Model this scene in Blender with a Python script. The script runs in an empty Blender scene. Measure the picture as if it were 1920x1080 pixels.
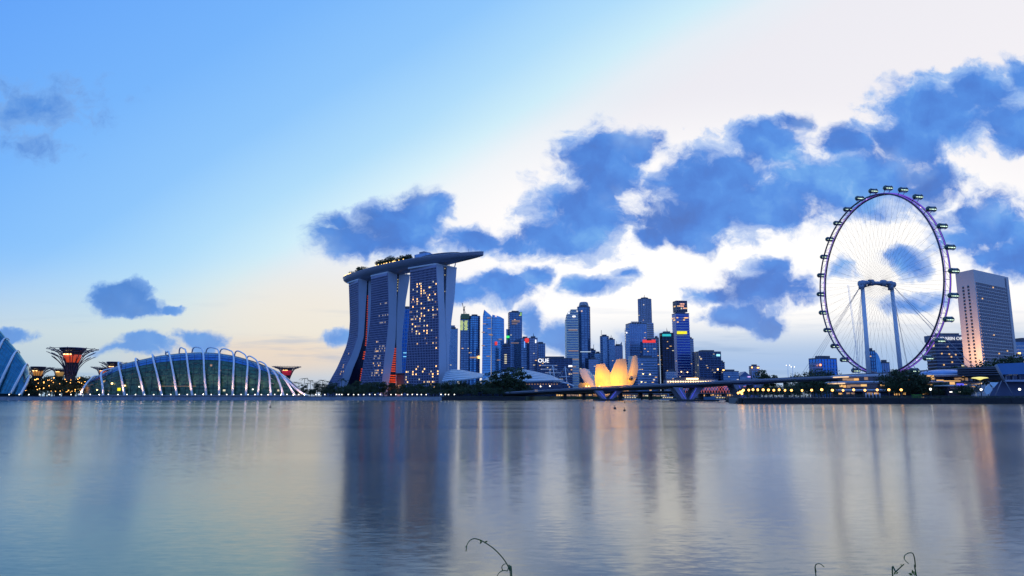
import bpy, math, random
from mathutils import Vector, Matrix
R = math.radians
rnd = random.Random(7)
C = bpy.context.scene.collection
SC = bpy.context.scene

# ------------------------------------------------------------------ camera, sky, sun, exposure
FOC, HOR, CH = 1300.0, 744.0, 3.0            # focal length (px of a 1920 px wide frame), horizon row, eye height
TH = math.atan((HOR - 540) / FOC)
CT, ST = math.cos(TH), math.sin(TH)

def P(u, v, Y):
    """point on the sight line of photo pixel (u, v) at the distance Y north of the camera"""
    x = (u - 960) / FOC; up = (540 - v) / FOC
    y = CT - ST * up; z = ST + CT * up
    k = Y / y
    return Vector((x * k, Y, CH + z * k))
def zat(v, Y): return P(960, v, Y).z
def xat(u, v, Y): return P(u, v, Y).x
def proj(p):
    X, Y, Z = p[0], p[1], p[2] - CH
    d = Y * CT + Z * ST; up = -Y * ST + Z * CT
    return 960 + FOC * X / d, 540 - FOC * up / d

cam = bpy.data.cameras.new('camera'); camo = bpy.data.objects.new('camera', cam); C.objects.link(camo)
cam.sensor_width = 36; cam.lens = 36 * FOC / 1920
camo.location = (0, 0, CH); camo.rotation_euler = (math.pi / 2 + TH, 0, 0)
cam.clip_start = 0.1; cam.clip_end = 60000
SC.camera = camo
SC.view_settings.view_transform = 'Standard'; SC.view_settings.look = 'None'
SC.view_settings.exposure = 0; SC.view_settings.gamma = 1
SC.render.engine = 'CYCLES'
SC.cycles.max_bounces = 6; SC.cycles.caustics_reflective = False; SC.cycles.caustics_refractive = False
SC.cycles.use_denoising = True

def lin(c):
    return tuple((x / 255 / 12.92) if x / 255 <= 0.04045 else ((x / 255 + 0.055) / 1.055) ** 2.4 for x in c)

SUN_EL, SUN_AZ = R(3.0), math.atan2(440, 1300)     # the sun has just sunk behind the cloud bank to the right of the skyline
class NT:
    """little helper to write node trees as expressions"""
    def __init__(s, tree): s.t = tree; s.n = tree.nodes; s.l = tree.links
    def node(s, ty, **kw):
        n = s.n.new(ty)
        for k, v in kw.items(): setattr(n, k, v)
        return n
    def put(s, sock, v):
        if v is None: return
        if isinstance(v, bpy.types.NodeSocket): s.l.new(v, sock)
        else:
            if sock.type == 'RGBA' and hasattr(v, '__len__') and len(v) == 3: v = (*v, 1)
            sock.default_value = v
    def m(s, op, a, b=None, c=None, clamp=False):
        n = s.node('ShaderNodeMath', operation=op, use_clamp=clamp)
        for i, v in enumerate((a, b, c)): s.put(n.inputs[i], v)
        return n.outputs[0]
    def v(s, op, a, b=None, scale=None):
        n = s.node('ShaderNodeVectorMath', operation=op)
        s.put(n.inputs[0], a); s.put(n.inputs[1], b)
        if scale is not None: s.put(n.inputs['Scale'], scale)
        return n.outputs['Value' if op in ('LENGTH', 'DOT_PRODUCT', 'DISTANCE') else 'Vector']
    def mix(s, f, a, b, mode='MIX'):
        n = s.node('ShaderNodeMix', data_type='RGBA', blend_type=mode)
        s.put(n.inputs[0], f); s.put(n.inputs[6], a); s.put(n.inputs[7], b)
        return n.outputs[2]
    def step(s, x, lo, hi, smooth=True):
        n = s.node('ShaderNodeMapRange', interpolation_type='SMOOTHSTEP' if smooth else 'LINEAR')
        s.put(n.inputs[0], x); n.inputs[1].default_value = lo; n.inputs[2].default_value = hi
        return n.outputs[0]
    def comb(s, x, y, z=0.0):
        n = s.node('ShaderNodeCombineXYZ')
        for i, v in enumerate((x, y, z)): s.put(n.inputs[i], v)
        return n.outputs[0]
    def noise(s, vec, scale, detail=4, rough=0.5, color=False):
        n = s.node('ShaderNodeTexNoise'); s.put(n.inputs['Vector'], vec)
        n.inputs['Scale'].default_value = scale; n.inputs['Detail'].default_value = detail
        n.inputs['Roughness'].default_value = rough
        return n.outputs['Color' if color else 0]
    def ramp(s, f, stops):
        n = s.node('ShaderNodeValToRGB'); s.put(n.inputs[0], f)
        e = n.color_ramp.elements
        while len(e) < len(stops): e.new(0.5)
        for el, (p, c) in zip(e, stops): el.position = p; el.color = (*c, 1)
        return n.outputs[0]

CLOUDS = [  # centre and half size of each puff of cloud (authored from the photo), weight
    (660,455,90,46,1),(740,432,110,72,1),(792,392,58,50,1),(885,450,110,32,.85),(640,418,40,22,.8),
    (1130,305,105,92,1),(1085,395,112,92,1),(1185,268,72,52,1),(1055,445,95,50,1),(960,455,70,34,.8),
    (1330,345,140,92,1),(1440,275,95,62,1),(1310,405,170,66,1),(1430,385,170,66,1),(1215,440,55,32,.8),
    (1565,355,180,74,1),(1590,265,66,48,.9),(1650,335,120,66,1),(1490,225,46,30,.7),
    (1765,215,145,92,1),(1830,175,95,58,1),(1700,260,100,66,1),(1910,150,55,44,.9),(1890,235,66,58,1),(1735,330,80,56,.9),
    (1860,415,110,72,1),(1805,445,70,44,.9),(1920,480,150,54,1),
    (942,540,86,40,1),(1002,520,44,34,.95),(872,552,50,26,.9),(1112,538,66,26,1),(1162,520,30,14,.6),
    (1430,545,112,46,1),(1447,508,42,32,.9),(1378,590,76,24,1),(1335,552,60,24,.85),(1440,605,44,24,.8),
    (1330,455,38,28,.5),(1692,490,52,42,.95),(1000,612,30,46,.75),(1045,632,60,34,.8),(1580,508,34,18,.5),(1720,580,80,22,.6),
    (228,556,66,38,1),(268,575,54,22,.95),(327,577,22,11,.8),(80,195,120,54,.30),(45,268,66,24,.25),
    (282,642,62,22,.85),(376,633,48,22,.85),(16,628,52,15,.8),(240,660,90,14,.6),(645,632,40,20,.7),(1200,640,60,18,.4)]

world = bpy.data.worlds.new('World'); SC.world = world; world.use_nodes = True
def build_sky():
    w = NT(world.node_tree); w.n.clear()
    out = w.node('ShaderNodeOutputWorld'); bg = w.node('ShaderNodeBackground')
    D = w.node('ShaderNodeTexCoord').outputs['Generated']
    sep = w.node('ShaderNodeSeparateXYZ'); w.l.new(D, sep.inputs[0])
    Dx, Dy, Dz = sep.outputs
    den = w.m('MAXIMUM', Dy, 0.12)
    U = w.m('DIVIDE', Dx, den); V = w.m('DIVIDE', Dz, den)
    front = w.m('MULTIPLY', w.step(Dy, -0.05, 0.45), w.step(U, 1.7, 0.9))      # the glow ends well to the right of the wheel
    # clear sky: deep blue high on the left running to white around the hidden sun on the right
    xq = w.m('MULTIPLY_ADD', U, 1265, 960); yq = w.m('MULTIPLY_ADD', V, -1235, 744)
    q = w.m('ADD', w.m('MULTIPLY', xq, 0.52), w.m('MULTIPLY', yq, 0.85))
    wob = w.noise(w.comb(U, V), 2.2, 2, .4)
    q = w.m('ADD', q, w.m('MULTIPLY_ADD', wob, 60, -30))
    S = 1500.0
    base = w.ramp(w.m('DIVIDE', w.m('ADD', q, 200), S), [
        (0.0, lin((92,156,246))), (200/S, lin((104,168,250))), (470/S, lin((120,182,252))), (665/S, lin((143,199,253))),
        (800/S, lin((176,221,252))), (890/S, lin((206,237,250))), (950/S, lin((230,238,246))), (1020/S, lin((237,236,243))),
        (1300/S, lin((243,240,245))), (1.0, lin((246,243,247)))])
    dsun = w.v('LENGTH', w.v('MULTIPLY', w.v('SUBTRACT', w.comb(U, V), (0.36, 0.20, 0)), (1.55, 4.2, 0)))
    base = w.mix(w.step(dsun, 1.15, 0.35), base, (1.06, 1.04, 1.02, 1))
    # the horizon: cream on the left, grey blue on the right
    el = V
    left = w.step(U, 0.08, -0.12)
    hz_l = w.ramp(w.m('MULTIPLY', el, 4.0), [(0.0, lin((150,180,212))), (0.16, lin((186,198,208))), (0.38, lin((214,219,214))), (0.7, lin((202,222,236))), (1.0, lin((176,212,246)))])
    k_l = w.m('MULTIPLY', w.step(el, 0.24, 0.06), w.step(U, 0.0, -0.3))
    base = w.mix(w.m('MULTIPLY', k_l, 0.75), base, hz_l)
    dcr = w.v('LENGTH', w.v('MULTIPLY', w.v('SUBTRACT', w.comb(U, V), (-0.29, 0.115, 0)), (3.6, 9.0, 0)))
    base = w.mix(w.m('MULTIPLY', w.step(dcr, 1.0, 0.1), 0.55), base, lin((252,238,214)))
    dpe = w.v('LENGTH', w.v('MULTIPLY', w.v('SUBTRACT', w.comb(U, V), (-0.35, 0.058, 0)), (4.2, 26.0, 0)))
    base = w.mix(w.m('MULTIPLY', w.step(dpe, 1.0, 0.2), 0.5), base, lin((244,214,184)))
    hz_r = w.ramp(w.m('MULTIPLY', el, 8.0), [(0.0, lin((168,194,224))), (0.35, lin((146,184,230))), (0.7, lin((176,200,228))), (1.0, lin((222,224,226)))])
    k_r = w.m('MULTIPLY', w.step(el, 0.14, 0.06), w.step(U, 0.0, 0.2))
    base = w.mix(w.m('MULTIPLY', k_r, 0.9), base, hz_r)
    # thin streaks low over the horizon
    stv = w.comb(w.m('MULTIPLY', U, 5.0), w.m('MULTIPLY', V, 46.0))
    st = w.step(w.noise(stv, 1.0, 4, .55), 0.52, 0.7)
    st = w.m('MULTIPLY', st, w.m('MULTIPLY', w.step(el, 0.17, 0.05), 0.42))
    base = w.mix(st, base, lin((136,170,212)))
    # clouds
    UV = w.comb(U, V)
    warp = w.v('SUBTRACT', w.noise(UV, 7.0, 5, .6, True), (0.5, 0.5, 0.5))
    warp2 = w.v('SUBTRACT', w.noise(UV, 24.0, 4, .6, True), (0.5, 0.5, 0.5))
    p = w.v('ADD', UV, w.v('ADD', w.v('MULTIPLY', warp, (0.075, 0.065, 0)), w.v('MULTIPLY', warp2, (0.024, 0.018, 0))))
    d = None
    for (cx, cy, rx, ry, wt) in CLOUDS:
        q0 = P(cx, cy, 1.0); cu, cv = q0.x, q0.z - CH
        e = w.v('LENGTH', w.v('MULTIPLY', w.v('SUBTRACT', p, (cu, cv, 0)), (FOC / rx, FOC / ry, 0)))
        e = w.m('MULTIPLY_ADD', e, -wt, wt)
        d = e if d is None else w.m('SMOOTH_MAX', d, e, 0.12)
    det = w.noise(w.v('MULTIPLY', p, (1.0, 1.25, 0)), 19.0, 8, .62)
    d = w.m('ADD', d, w.m('MULTIPLY_ADD', det, 1.5, -0.645))
    soft = w.noise(UV, 8.0, 4, .5)
    width = w.m('MULTIPLY_ADD', w.step(soft, .38, .66)  , 0.46, 0.24)           # crisp tops here, melting veils there
    cover = w.m('MULTIPLY', w.step(w.m('DIVIDE', w.m('ADD', d, 0.05), width), 0.0, 1.0), front)
    thick = w.step(w.m('ADD', d, w.m('MULTIPLY_ADD', soft, 0.65, -0.325)), 0.0, 0.60)
    lft = w.step(U, -0.15, -0.4)
    # billows: each lump lighter toward the open sky above, duller underneath
    pe = w.v('ADD', p, (0.004, -0.020, 0))
    e1 = w.m('SUBTRACT', w.noise(p, 13.0, 5, .52), w.noise(pe, 13.0, 5, .52))
    pf = w.v('ADD', p, (0.008, -0.075, 0))
    e2 = w.m('SUBTRACT', w.noise(p, 4.5, 2, .5), w.noise(pf, 4.5, 2, .5))
    emb = w.m('ADD', w.m('MULTIPLY_ADD', e1, 1.25, 0.50), w.m('MULTIPLY', e2, 1.5), None, True)
    body = w.ramp(emb, [(0.0, lin((68,112,192))), (0.35, lin((68,126,214))), (0.6, lin((78,142,228))), (0.84, lin((104,166,236))), (1.0, lin((150,194,242)))])
    rim = w.mix(w.step(dsun, 1.7, 0.5), lin((146,188,242)), lin((196,214,246)))
    ccol = w.mix(thick, rim, body)
    ccol = w.mix(w.m('MULTIPLY', w.step(soft, 0.54, 0.75), 0.5), ccol, lin((160,196,242)))
    ccol = w.mix(w.m('MULTIPLY', lft, 0.5), ccol, lin((92,152,226)))
    ccol = w.mix(w.m('MULTIPLY', w.step(el, 0.16, 0.06), 0.35), ccol, lin((140,178,226)))
    sky = w.mix(w.m('MULTIPLY', cover, 0.97), base, ccol)
    # the blue dusk sky overhead and behind the viewer
    up = w.ramp(w.m('MAXIMUM', Dz, 0.0), [(0.0, (0.26, 0.42, 0.90)), (0.25, (0.19, 0.42, 1.05)), (1.0, (0.14, 0.36, 1.05))])
    bn = w.noise(D, 3.0, 4, .55)
    up = w.mix(w.m('MULTIPLY', w.step(bn, 0.52, 0.66), 0.5), up, (0.13, 0.23, 0.60))
    sky = w.mix(front, up, sky)
    nis = w.node('ShaderNodeTexSky', sky_type='NISHITA', sun_disc=False, sun_elevation=SUN_EL, sun_rotation=SUN_AZ, dust_density=2.0)
    sky = w.mix(1.0, sky, w.v('SCALE', nis.outputs[0], scale=0.0005), 'ADD')
    w.l.new(sky, bg.inputs[0]); bg.inputs[1].default_value = 1.0
    w.l.new(bg.outputs[0], out.inputs[0])
build_sky()

sl = bpy.data.lights.new('sun', 'SUN'); so = bpy.data.objects.new('sun', sl); C.objects.link(so)
sl.energy = 0.12; sl.angle = R(60); sl.color = (1.0, 0.86, 0.7)
sd = Vector((math.sin(SUN_AZ) * math.cos(SUN_EL), math.cos(SUN_AZ) * math.cos(SUN_EL), math.sin(SUN_EL)))
so.rotation_euler = sd.to_track_quat('Z', 'Y').to_euler()

# ------------------------------------------------------------------ materials
MATS = {}
def mat(name, col, rough=0.6, metal=0.0, var=0.25, scale=0.2, emit=None, es=1.0, spec=0.5, coord='Object', detail=4):
    if name in MATS: return MATS[name]
    m = bpy.data.materials.new(name); m.use_nodes = True; t = NT(m.node_tree)
    b = t.n['Principled BSDF']; MATS[name] = m
    co = t.node('ShaderNodeTexCoord').outputs[coord]
    n = t.noise(co, scale, detail, .6)
    col = tuple(col)
    c = t.mix(n, tuple(x * (1 - var) for x in col), tuple(min(1, x * (1 + var)) for x in col))
    t.l.new(c, b.inputs['Base Color'])
    b.inputs['Roughness'].default_value = rough; b.inputs['Metallic'].default_value = metal
    b.inputs['Specular IOR Level'].default_value = spec
    if emit is not None:
        b.inputs['Emission Color'].default_value = (*emit, 1); b.inputs['Emission Strength'].default_value = es
    return m
def glass_mat(name, col, alt, cell=(4.0, 4.0, 4.2), rough=0.12, metal=0.75, amount=0.5, warm=0.0):
    """curtain wall: panes that differ a little from each other (blinds, tint), a few rooms lit"""
    if name in MATS: return MATS[name]
    m = bpy.data.materials.new(name); m.use_nodes = True; t = NT(m.node_tree); MATS[name] = m
    b = t.n['Principled BSDF']
    co = t.node('ShaderNodeTexCoord').outputs['Object']
    cellv = t.v('FLOOR', t.v('DIVIDE', co, cell))
    wn = t.node('ShaderNodeTexWhiteNoise', noise_dimensions='3D'); t.l.new(cellv, wn.inputs[0])
    rowv = t.v('MULTIPLY', cellv, (0, 0, 1.0))
    wr = t.node('ShaderNodeTexWhiteNoise', noise_dimensions='3D'); t.l.new(rowv, wr.inputs[0])
    f = t.m('ADD', t.m('MULTIPLY', wn.outputs[0], amount), t.m('MULTIPLY', wr.outputs[0], amount * 0.6))
    big = t.noise(co, 0.02, 3, .5)
    f = t.m('MULTIPLY', f, t.m('MULTIPLY_ADD', big, 1.2, 0.3), None, True)
    c = t.mix(f, col, alt)
    t.l.new(c, b.inputs['Base Color'])
    b.inputs['Roughness'].default_value = rough; b.inputs['Metallic'].default_value = metal
    if warm > 0:
        lit = t.m('GREATER_THAN', wn.outputs[0], 1 - warm)
        wc = t.mix(wr.outputs[0], (1.0, 0.62, 0.22), (0.95, 0.85, 0.55))
        t.l.new(wc, b.inputs['Emission Color'])
        t.l.new(t.m('MULTIPLY', lit, 0.8), b.inputs['Emission Strength'])
    return m
def emis(name, col, s):
    if name in MATS: return MATS[name]
    m = bpy.data.materials.new(name); m.use_nodes = True; t = NT(m.node_tree); MATS[name] = m
    b = t.n['Principled BSDF']; b.inputs['Base Color'].default_value = (*[min(.8, x * .5) for x in col], 1)
    b.inputs['Emission Color'].default_value = (*col, 1)
    n = t.noise(t.node('ShaderNodeTexCoord').outputs['Object'], 0.35, 2, .5)
    t.l.new(t.m('MULTIPLY', t.m('MULTIPLY_ADD', n, 0.5, 0.75), s), b.inputs['Emission Strength'])
    return m

g_navy = glass_mat('navy_glass', (0.08, 0.165, 0.31), (0.19, 0.33, 0.50), warm=0.004)
g_blue = glass_mat('blue_glass', (0.08, 0.32, 0.62), (0.22, 0.52, 0.80), warm=0.003)
g_pale = glass_mat('pale_blue_glass', (0.12, 0.24, 0.46), (0.30, 0.44, 0.64), rough=.2, warm=0.004)
g_grey = glass_mat('grey_glass', (0.15, 0.20, 0.32), (0.30, 0.36, 0.50), rough=.25, warm=0.006)
g_steel = glass_mat('steel_blue_glass', (0.10, 0.22, 0.36), (0.26, 0.42, 0.56), rough=.2, warm=0.004)
g_dark = glass_mat('dark_glass', (0.012, 0.025, 0.06), (0.05, 0.08, 0.16), warm=0.012)
g_vivid = glass_mat('vivid_blue_glass', (0.02, 0.20, 0.72), (0.08, 0.34, 0.85), rough=.18)
g_teal = glass_mat('teal_glass', (0.02, 0.16, 0.25), (0.10, 0.36, 0.44), cell=(3, 3, 3), rough=.12)
m_conc = mat('pale_concrete', (0.42, 0.41, 0.40), .7, var=.15, scale=.05)
m_cream = mat('cream_cladding', (0.80, 0.76, 0.60), .55, var=.12, scale=.05)
m_blueframe = mat('blue_frame', (0.24, 0.36, 0.58), .4, .3, var=.15)
m_navyframe = mat('navy_frame', (0.08, 0.15, 0.30), .4, .3, var=.15)
m_greyframe = mat('grey_frame', (0.24, 0.27, 0.34), .5, var=.15)
m_paleframe = mat('pale_frame', (0.50, 0.54, 0.60), .5, var=.1)
m_brown = mat('brown_stone', (0.30, 0.25, 0.24), .6, var=.15)
m_plant = mat('roof_plant', (0.10, 0.11, 0.14), .7)
m_steel = mat('white_steel', (0.84, 0.84, 0.84), .4, var=.06)
m_darksteel = mat('dark_steel', (0.05, 0.055, 0.075), .45, .4)
m_black = mat('black_metal', (0.02, 0.02, 0.025), .5)
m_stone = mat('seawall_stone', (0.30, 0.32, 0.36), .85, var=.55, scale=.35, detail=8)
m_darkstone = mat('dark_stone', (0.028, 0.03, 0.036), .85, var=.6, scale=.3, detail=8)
m_land = mat('land_turf', (0.035, 0.06, 0.025), .9, var=.5, scale=.08)
m_pave = mat('paving', (0.16, 0.16, 0.17), .85, var=.25, scale=.3)
m_bank = mat('bank_turf', (0.05, 0.08, 0.03), .9, var=.5, scale=3)
m_bark = mat('bark', (0.05, 0.04, 0.03), .9, var=.4, scale=2)
m_deckgrey = mat('deck_concrete', (0.09, 0.10, 0.135), .7, var=.2, scale=.08)
m_hotel_end = mat('end_wall_concrete', (0.42, 0.50, 0.64), .55, var=.08, scale=.03)
m_hull = mat('hull_metal', (0.17, 0.20, 0.29), .35, .35, var=.12, scale=.03)
e_warm = emis('warm_lamp', (1.0, 0.62, 0.22), 6.0)
e_white = emis('white_lamp', (1.0, 0.93, 0.78), 3.5)
e_orange = emis('orange_lamp', (1.0, 0.45, 0.10), 5.0)
e_window = emis('lit_window', (1.0, 0.58, 0.20), 1.0)
e_windowp = emis('lit_window_pale', (1.0, 0.84, 0.48), 0.7)
e_red = emis('red_sign', (1.0, 0.06, 0.05), 0.8)
e_atrium = emis('atrium_glow', (1.0, 0.10, 0.03), 0.55)
e_yellow = emis('yellow_sign', (1.0, 0.88, 0.02), 0.95)
e_teal = emis('teal_sign', (0.05, 0.75, 0.70), 0.6)
e_cyan = emis('cyan_sign', (0.35, 0.85, 1.0), 1.2)
e_signw = emis('white_sign', (1.0, 1.0, 1.0), 1.5)
e_green = emis('green_light', (0.05, 0.9, 0.15), 1.2)
e_purple = emis('purple_led', (0.30, 0.12, 0.85), 0.5)
e_purplew = emis('pink_led', (0.85, 0.45, 1.0), 2.0)
e_pink = emis('pink_led_string', (1.0, 0.22, 0.20), 0.85)
e_glow = emis('warm_interior', (1.0, 0.52, 0.16), 0.9)
e_dimglow = emis('dim_interior', (0.85, 0.50, 0.28), 0.33)
e_rose = emis('rose_strip', (1.0, 0.35, 0.38), 0.8)
e_canopy = emis('lit_canopy', (0.95, 0.85, 0.25), 1.0)
e_bluew = emis('cool_interior', (0.20, 0.60, 1.0), 0.6)
e_capsule = emis('capsule_light', (0.75, 1.0, 0.72), 1.4)

def foliage_mat(name, a, b):
    m = bpy.data.materials.new(name); m.use_nodes = True; t = NT(m.node_tree); MATS[name] = m
    bs = t.n['Principled BSDF']
    co = t.node('ShaderNodeTexCoord').outputs['Object']
    n = t.noise(co, 0.45, 4, .6)
    oi = t.node('ShaderNodeObjectInfo')
    f = t.m('ADD', t.step(n, .35, .65), t.m('MULTIPLY_ADD', oi.outputs['Random'], .6, -.3), None, True)
    t.l.new(t.mix(f, a, b), bs.inputs['Base Color']); bs.inputs['Roughness'].default_value = .75
    return m
m_leaf = foliage_mat('foliage', (0.018, 0.032, 0.012), (0.05, 0.085, 0.028))
m_palm = foliage_mat('palm_foliage', (0.02, 0.04, 0.016), (0.05, 0.09, 0.03))
m_vine = mat('vine_stem', (0.045, 0.10, 0.022), .6, var=.4, scale=30)
m_vleaf = mat('vine_leaf', (0.10, 0.22, 0.03), .5, var=.4, scale=40)

def water_material():
    m = bpy.data.materials.new('bay_water'); m.use_nodes = True; t = NT(m.node_tree); b = t.n['Principled BSDF']
    co = t.node('ShaderNodeTexCoord').outputs['Object']
    b.inputs['Base Color'].default_value = (0.026, 0.048, 0.024, 1)
    b.inputs['IOR'].default_value = 2.8
    b.inputs['Specular Tint'].default_value = (1.0, 0.98, 0.80, 1)
    patch = t.noise(t.v('MULTIPLY', co, (0.004, 0.030, 0)), 1.0, 5, .6)
    calm = t.step(patch, .36, .62)
    t.l.new(t.m('MULTIPLY_ADD', calm, 0.04, 0.135), b.inputs['Roughness'])
    # small waves as a slope field: short ripples, long exposure leaves hardly any swell
    fine = t.v('SUBTRACT', t.noise(t.v('MULTIPLY', co, (2.6, 7.5, 0)), 1.0, 4, .65, True), (.5, .5, .5))
    mid = t.v('SUBTRACT', t.noise(t.v('MULTIPLY', co, (0.05, 0.5, 0)), 1.0, 3, .55, True), (.5, .5, .5))
    sl = t.v('ADD', t.v('MULTIPLY', fine, (0.035, 0.125, 0)), t.v('MULTIPLY', mid, (0.002, 0.010, 0)))
    sl = t.v('SCALE', sl, scale=t.m('MULTIPLY_ADD', calm, 0.3, 0.75))
    nrm = t.v('NORMALIZE', t.v('ADD', sl, (0, 0, 1)))
    t.l.new(nrm, b.inputs['Normal'])
    return m
m_water = water_material()

# ------------------------------------------------------------------ mesh helpers
LOC = {}
class MB:
    def __init__(s): s.v = []; s.f = []; s.mi = []; s.sm = []
    def add(s, vs, fs, mi=0, smooth=False):
        o = len(s.v); s.v += [tuple(v) for v in vs]
        for f in fs: s.f.append(tuple(i + o for i in f)); s.mi.append(mi); s.sm.append(smooth)
        return s
    def box(s, c, size, mi=0, ax=None):
        hx, hy, hz = size[0] / 2, size[1] / 2, size[2] / 2
        X, Y, Z = ax if ax else (Vector((1, 0, 0)), Vector((0, 1, 0)), Vector((0, 0, 1)))
        c = Vector(c)
        vs = [c + X * (hx * a) + Y * (hy * b) + Z * (hz * d) for d in (-1, 1) for b in (-1, 1) for a in (-1, 1)]
        return s.add(vs, [(0, 2, 3, 1), (4, 5, 7, 6), (0, 1, 5, 4), (2, 6, 7, 3), (0, 4, 6, 2), (1, 3, 7, 5)], mi)
    def prism(s, fp, z0, z1, mi=0, fp1=None):
        n = len(fp); z1 = z1 if hasattr(z1, '__len__') else [z1] * n
        z0 = z0 if hasattr(z0, '__len__') else [z0] * n
        fp1 = fp1 or fp
        vs = [(x, y, z0[i]) for i, (x, y) in enumerate(fp)] + [(x, y, z1[i]) for i, (x, y) in enumerate(fp1)]
        fs = [tuple(range(n))[::-1], tuple(range(n, 2 * n))] + [(i, (i + 1) % n, n + (i + 1) % n, n + i) for i in range(n)]
        return s.add(vs, fs, mi)
    def tube(s, pts, rad, n=6, mi=0, cap=True):
        pts = [Vector(p) for p in pts]; rad = rad if hasattr(rad, '__len__') else [rad] * len(pts)
        rings = []; ref = None
        for i, p in enumerate(pts):
            d = (pts[min(i + 1, len(pts) - 1)] - pts[max(i - 1, 0)])
            if d.length < 1e-9: d = Vector((0, 0, 1))
            d.normalize()
            if ref is None:
                ref = Vector((0, 0, 1)) if abs(d.z) < .9 else Vector((1, 0, 0))
            a = d.cross(ref)
            if a.length < 1e-4: a = d.cross(Vector((0, 1, 0)))
            a.normalize(); bb = d.cross(a); ref = bb.cross(d) * 1.0; ref = -ref if ref.length == 0 else a.cross(d)
            ref = a.cross(d)
            rings.append([p + a * (rad[i] * math.cos(2 * math.pi * k / n)) + bb * (rad[i] * math.sin(2 * math.pi * k / n)) for k in range(n)])
        vs = [v for r in rings for v in r]; fs = []
        for i in range(len(pts) - 1):
            for k in range(n):
                fs.append((i * n + k, i * n + (k + 1) % n, (i + 1) * n + (k + 1) % n, (i + 1) * n + k))
        if cap: fs += [tuple(range(n))[::-1], tuple(range((len(pts) - 1) * n, len(pts) * n))]
        return s.add(vs, fs, mi, True)
    def lathe(s, c, prof, n=16, mi=0, sx=1.0, sy=1.0, smooth=True):
        c = Vector(c); vs = []; fs = []
        for r, z in prof:
            for k in range(n):
                a = 2 * math.pi * k / n
                vs.append((c.x + r * sx * math.cos(a), c.y + r * sy * math.sin(a), c.z + z))
        for i in range(len(prof) - 1):
            for k in range(n):
                fs.append((i * n + k, i * n + (k + 1) % n, (i + 1) * n + (k + 1) % n, (i + 1) * n + k))
        fs += [tuple(range(n))[::-1], tuple(range((len(prof) - 1) * n, len(prof) * n))]
        return s.add(vs, fs, mi, smooth)
    def sphere(s, c, r, n=8, mi=0, sz=1.0):
        pr = [(max(1e-3, r * math.sin(math.pi * i / 6)), -r * sz * math.cos(math.pi * i / 6)) for i in range(7)]
        return s.lathe(c, pr, n, mi)
    def build(s, name, mats, parent=None):
        o0 = Vector((0, 0, 0))
        if parent is not None: o0 = LOC[parent.name]
        me = bpy.data.meshes.new(name)
        me.from_pydata([(x - o0.x, y - o0.y, z - o0.z) for x, y, z in s.v], [], s.f)
        for m in (mats if isinstance(mats, (list, tuple)) else [mats]): me.materials.append(m)
        me.polygons.foreach_set('material_index', s.mi); me.polygons.foreach_set('use_smooth', s.sm)
        me.update()
        o = bpy.data.objects.new(name, me); C.objects.link(o)
        if parent is not None: o.parent = parent
        LOC[o.name] = o0
        return o
def tag(o, label, cat, group=None):
    o['label'] = label; o['category'] = cat
    if group: o['group'] = group
    return o
def thing(name, loc, label, cat, group=None):
    o = bpy.data.objects.new(name, None); C.objects.link(o); o.location = loc
    o.empty_display_size = 1; LOC[o.name] = Vector(loc)
    return tag(o, label, cat, group)
def setting(o, kind='structure'):
    o['kind'] = kind; return o
def copy_tree(o, parent=None):
    c = o.copy(); C.objects.link(c)
    if parent is not None: c.parent = parent
    for ch in list(o.children): copy_tree(ch, c)
    return c
def dup(proto, loc, label, cat, group, rz=0.0, s=1.0):
    c = copy_tree(proto); c.location = loc; c.rotation_euler = (0, 0, rz); c.scale = (s, s, s)
    return tag(c, label, cat, group)
def light(name, loc, energy, col, size=1.0, spot=None, target=None, parent=None, blend=.6):
    l = bpy.data.lights.new(name, 'SPOT' if spot else 'POINT'); l.energy = energy; l.color = col; l.shadow_soft_size = size
    o = bpy.data.objects.new(name, l); C.objects.link(o); o.location = loc
    if spot:
        l.spot_size = R(spot); l.spot_blend = blend
        d = Vector(target) - Vector(loc); o.rotation_euler = d.to_track_quat('-Z', 'Y').to_euler()
    return o
def text_mesh(body, size, name, m, parent, loc, rot, extrude=.12):
    cu = bpy.data.curves.new('sign_text', 'FONT'); cu.body = body; cu.size = size; cu.extrude = extrude; cu.align_x = 'CENTER'
    to = bpy.data.objects.new('sign_text', cu); C.objects.link(to)
    bpy.context.view_layer.update()
    me = bpy.data.meshes.new_from_object(to.evaluated_get(bpy.context.evaluated_depsgraph_get()))
    bpy.data.objects.remove(to); bpy.data.curves.remove(cu)
    me.materials.clear(); me.materials.append(m)
    o = bpy.data.objects.new(name, me); C.objects.link(o)
    o.parent = parent; o.location = Vector(loc) - LOC[parent.name]; o.rotation_euler = rot
    LOC[o.name] = LOC[parent.name]
    return o
def lerp(a, b, t): return a + (b - a) * t
def interp(tab, x):
    """piecewise linear through (x, y) rows sorted by x"""
    if x <= tab[0][0]: return tab[0][1]
    for (x0, y0), (x1, y1) in zip(tab, tab[1:]):
        if x <= x1: return lerp(y0, y1, (x - x0) / (x1 - x0))
    return tab[-1][1]
def catmull(pts, k=6):
    pts = [Vector(p) for p in pts]; out = []
    for i in range(len(pts) - 1):
        p0, p1, p2, p3 = pts[max(i - 1, 0)], pts[i], pts[i + 1], pts[min(i + 2, len(pts) - 1)]
        for j in range(k):
            t = j / k
            out.append(0.5 * ((2 * p1) + (p2 - p0) * t + (2 * p0 - 5 * p1 + 4 * p2 - p3) * t * t + (3 * p1 - p0 - 3 * p2 + p3) * t ** 3))
    out.append(pts[-1]); return out

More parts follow.
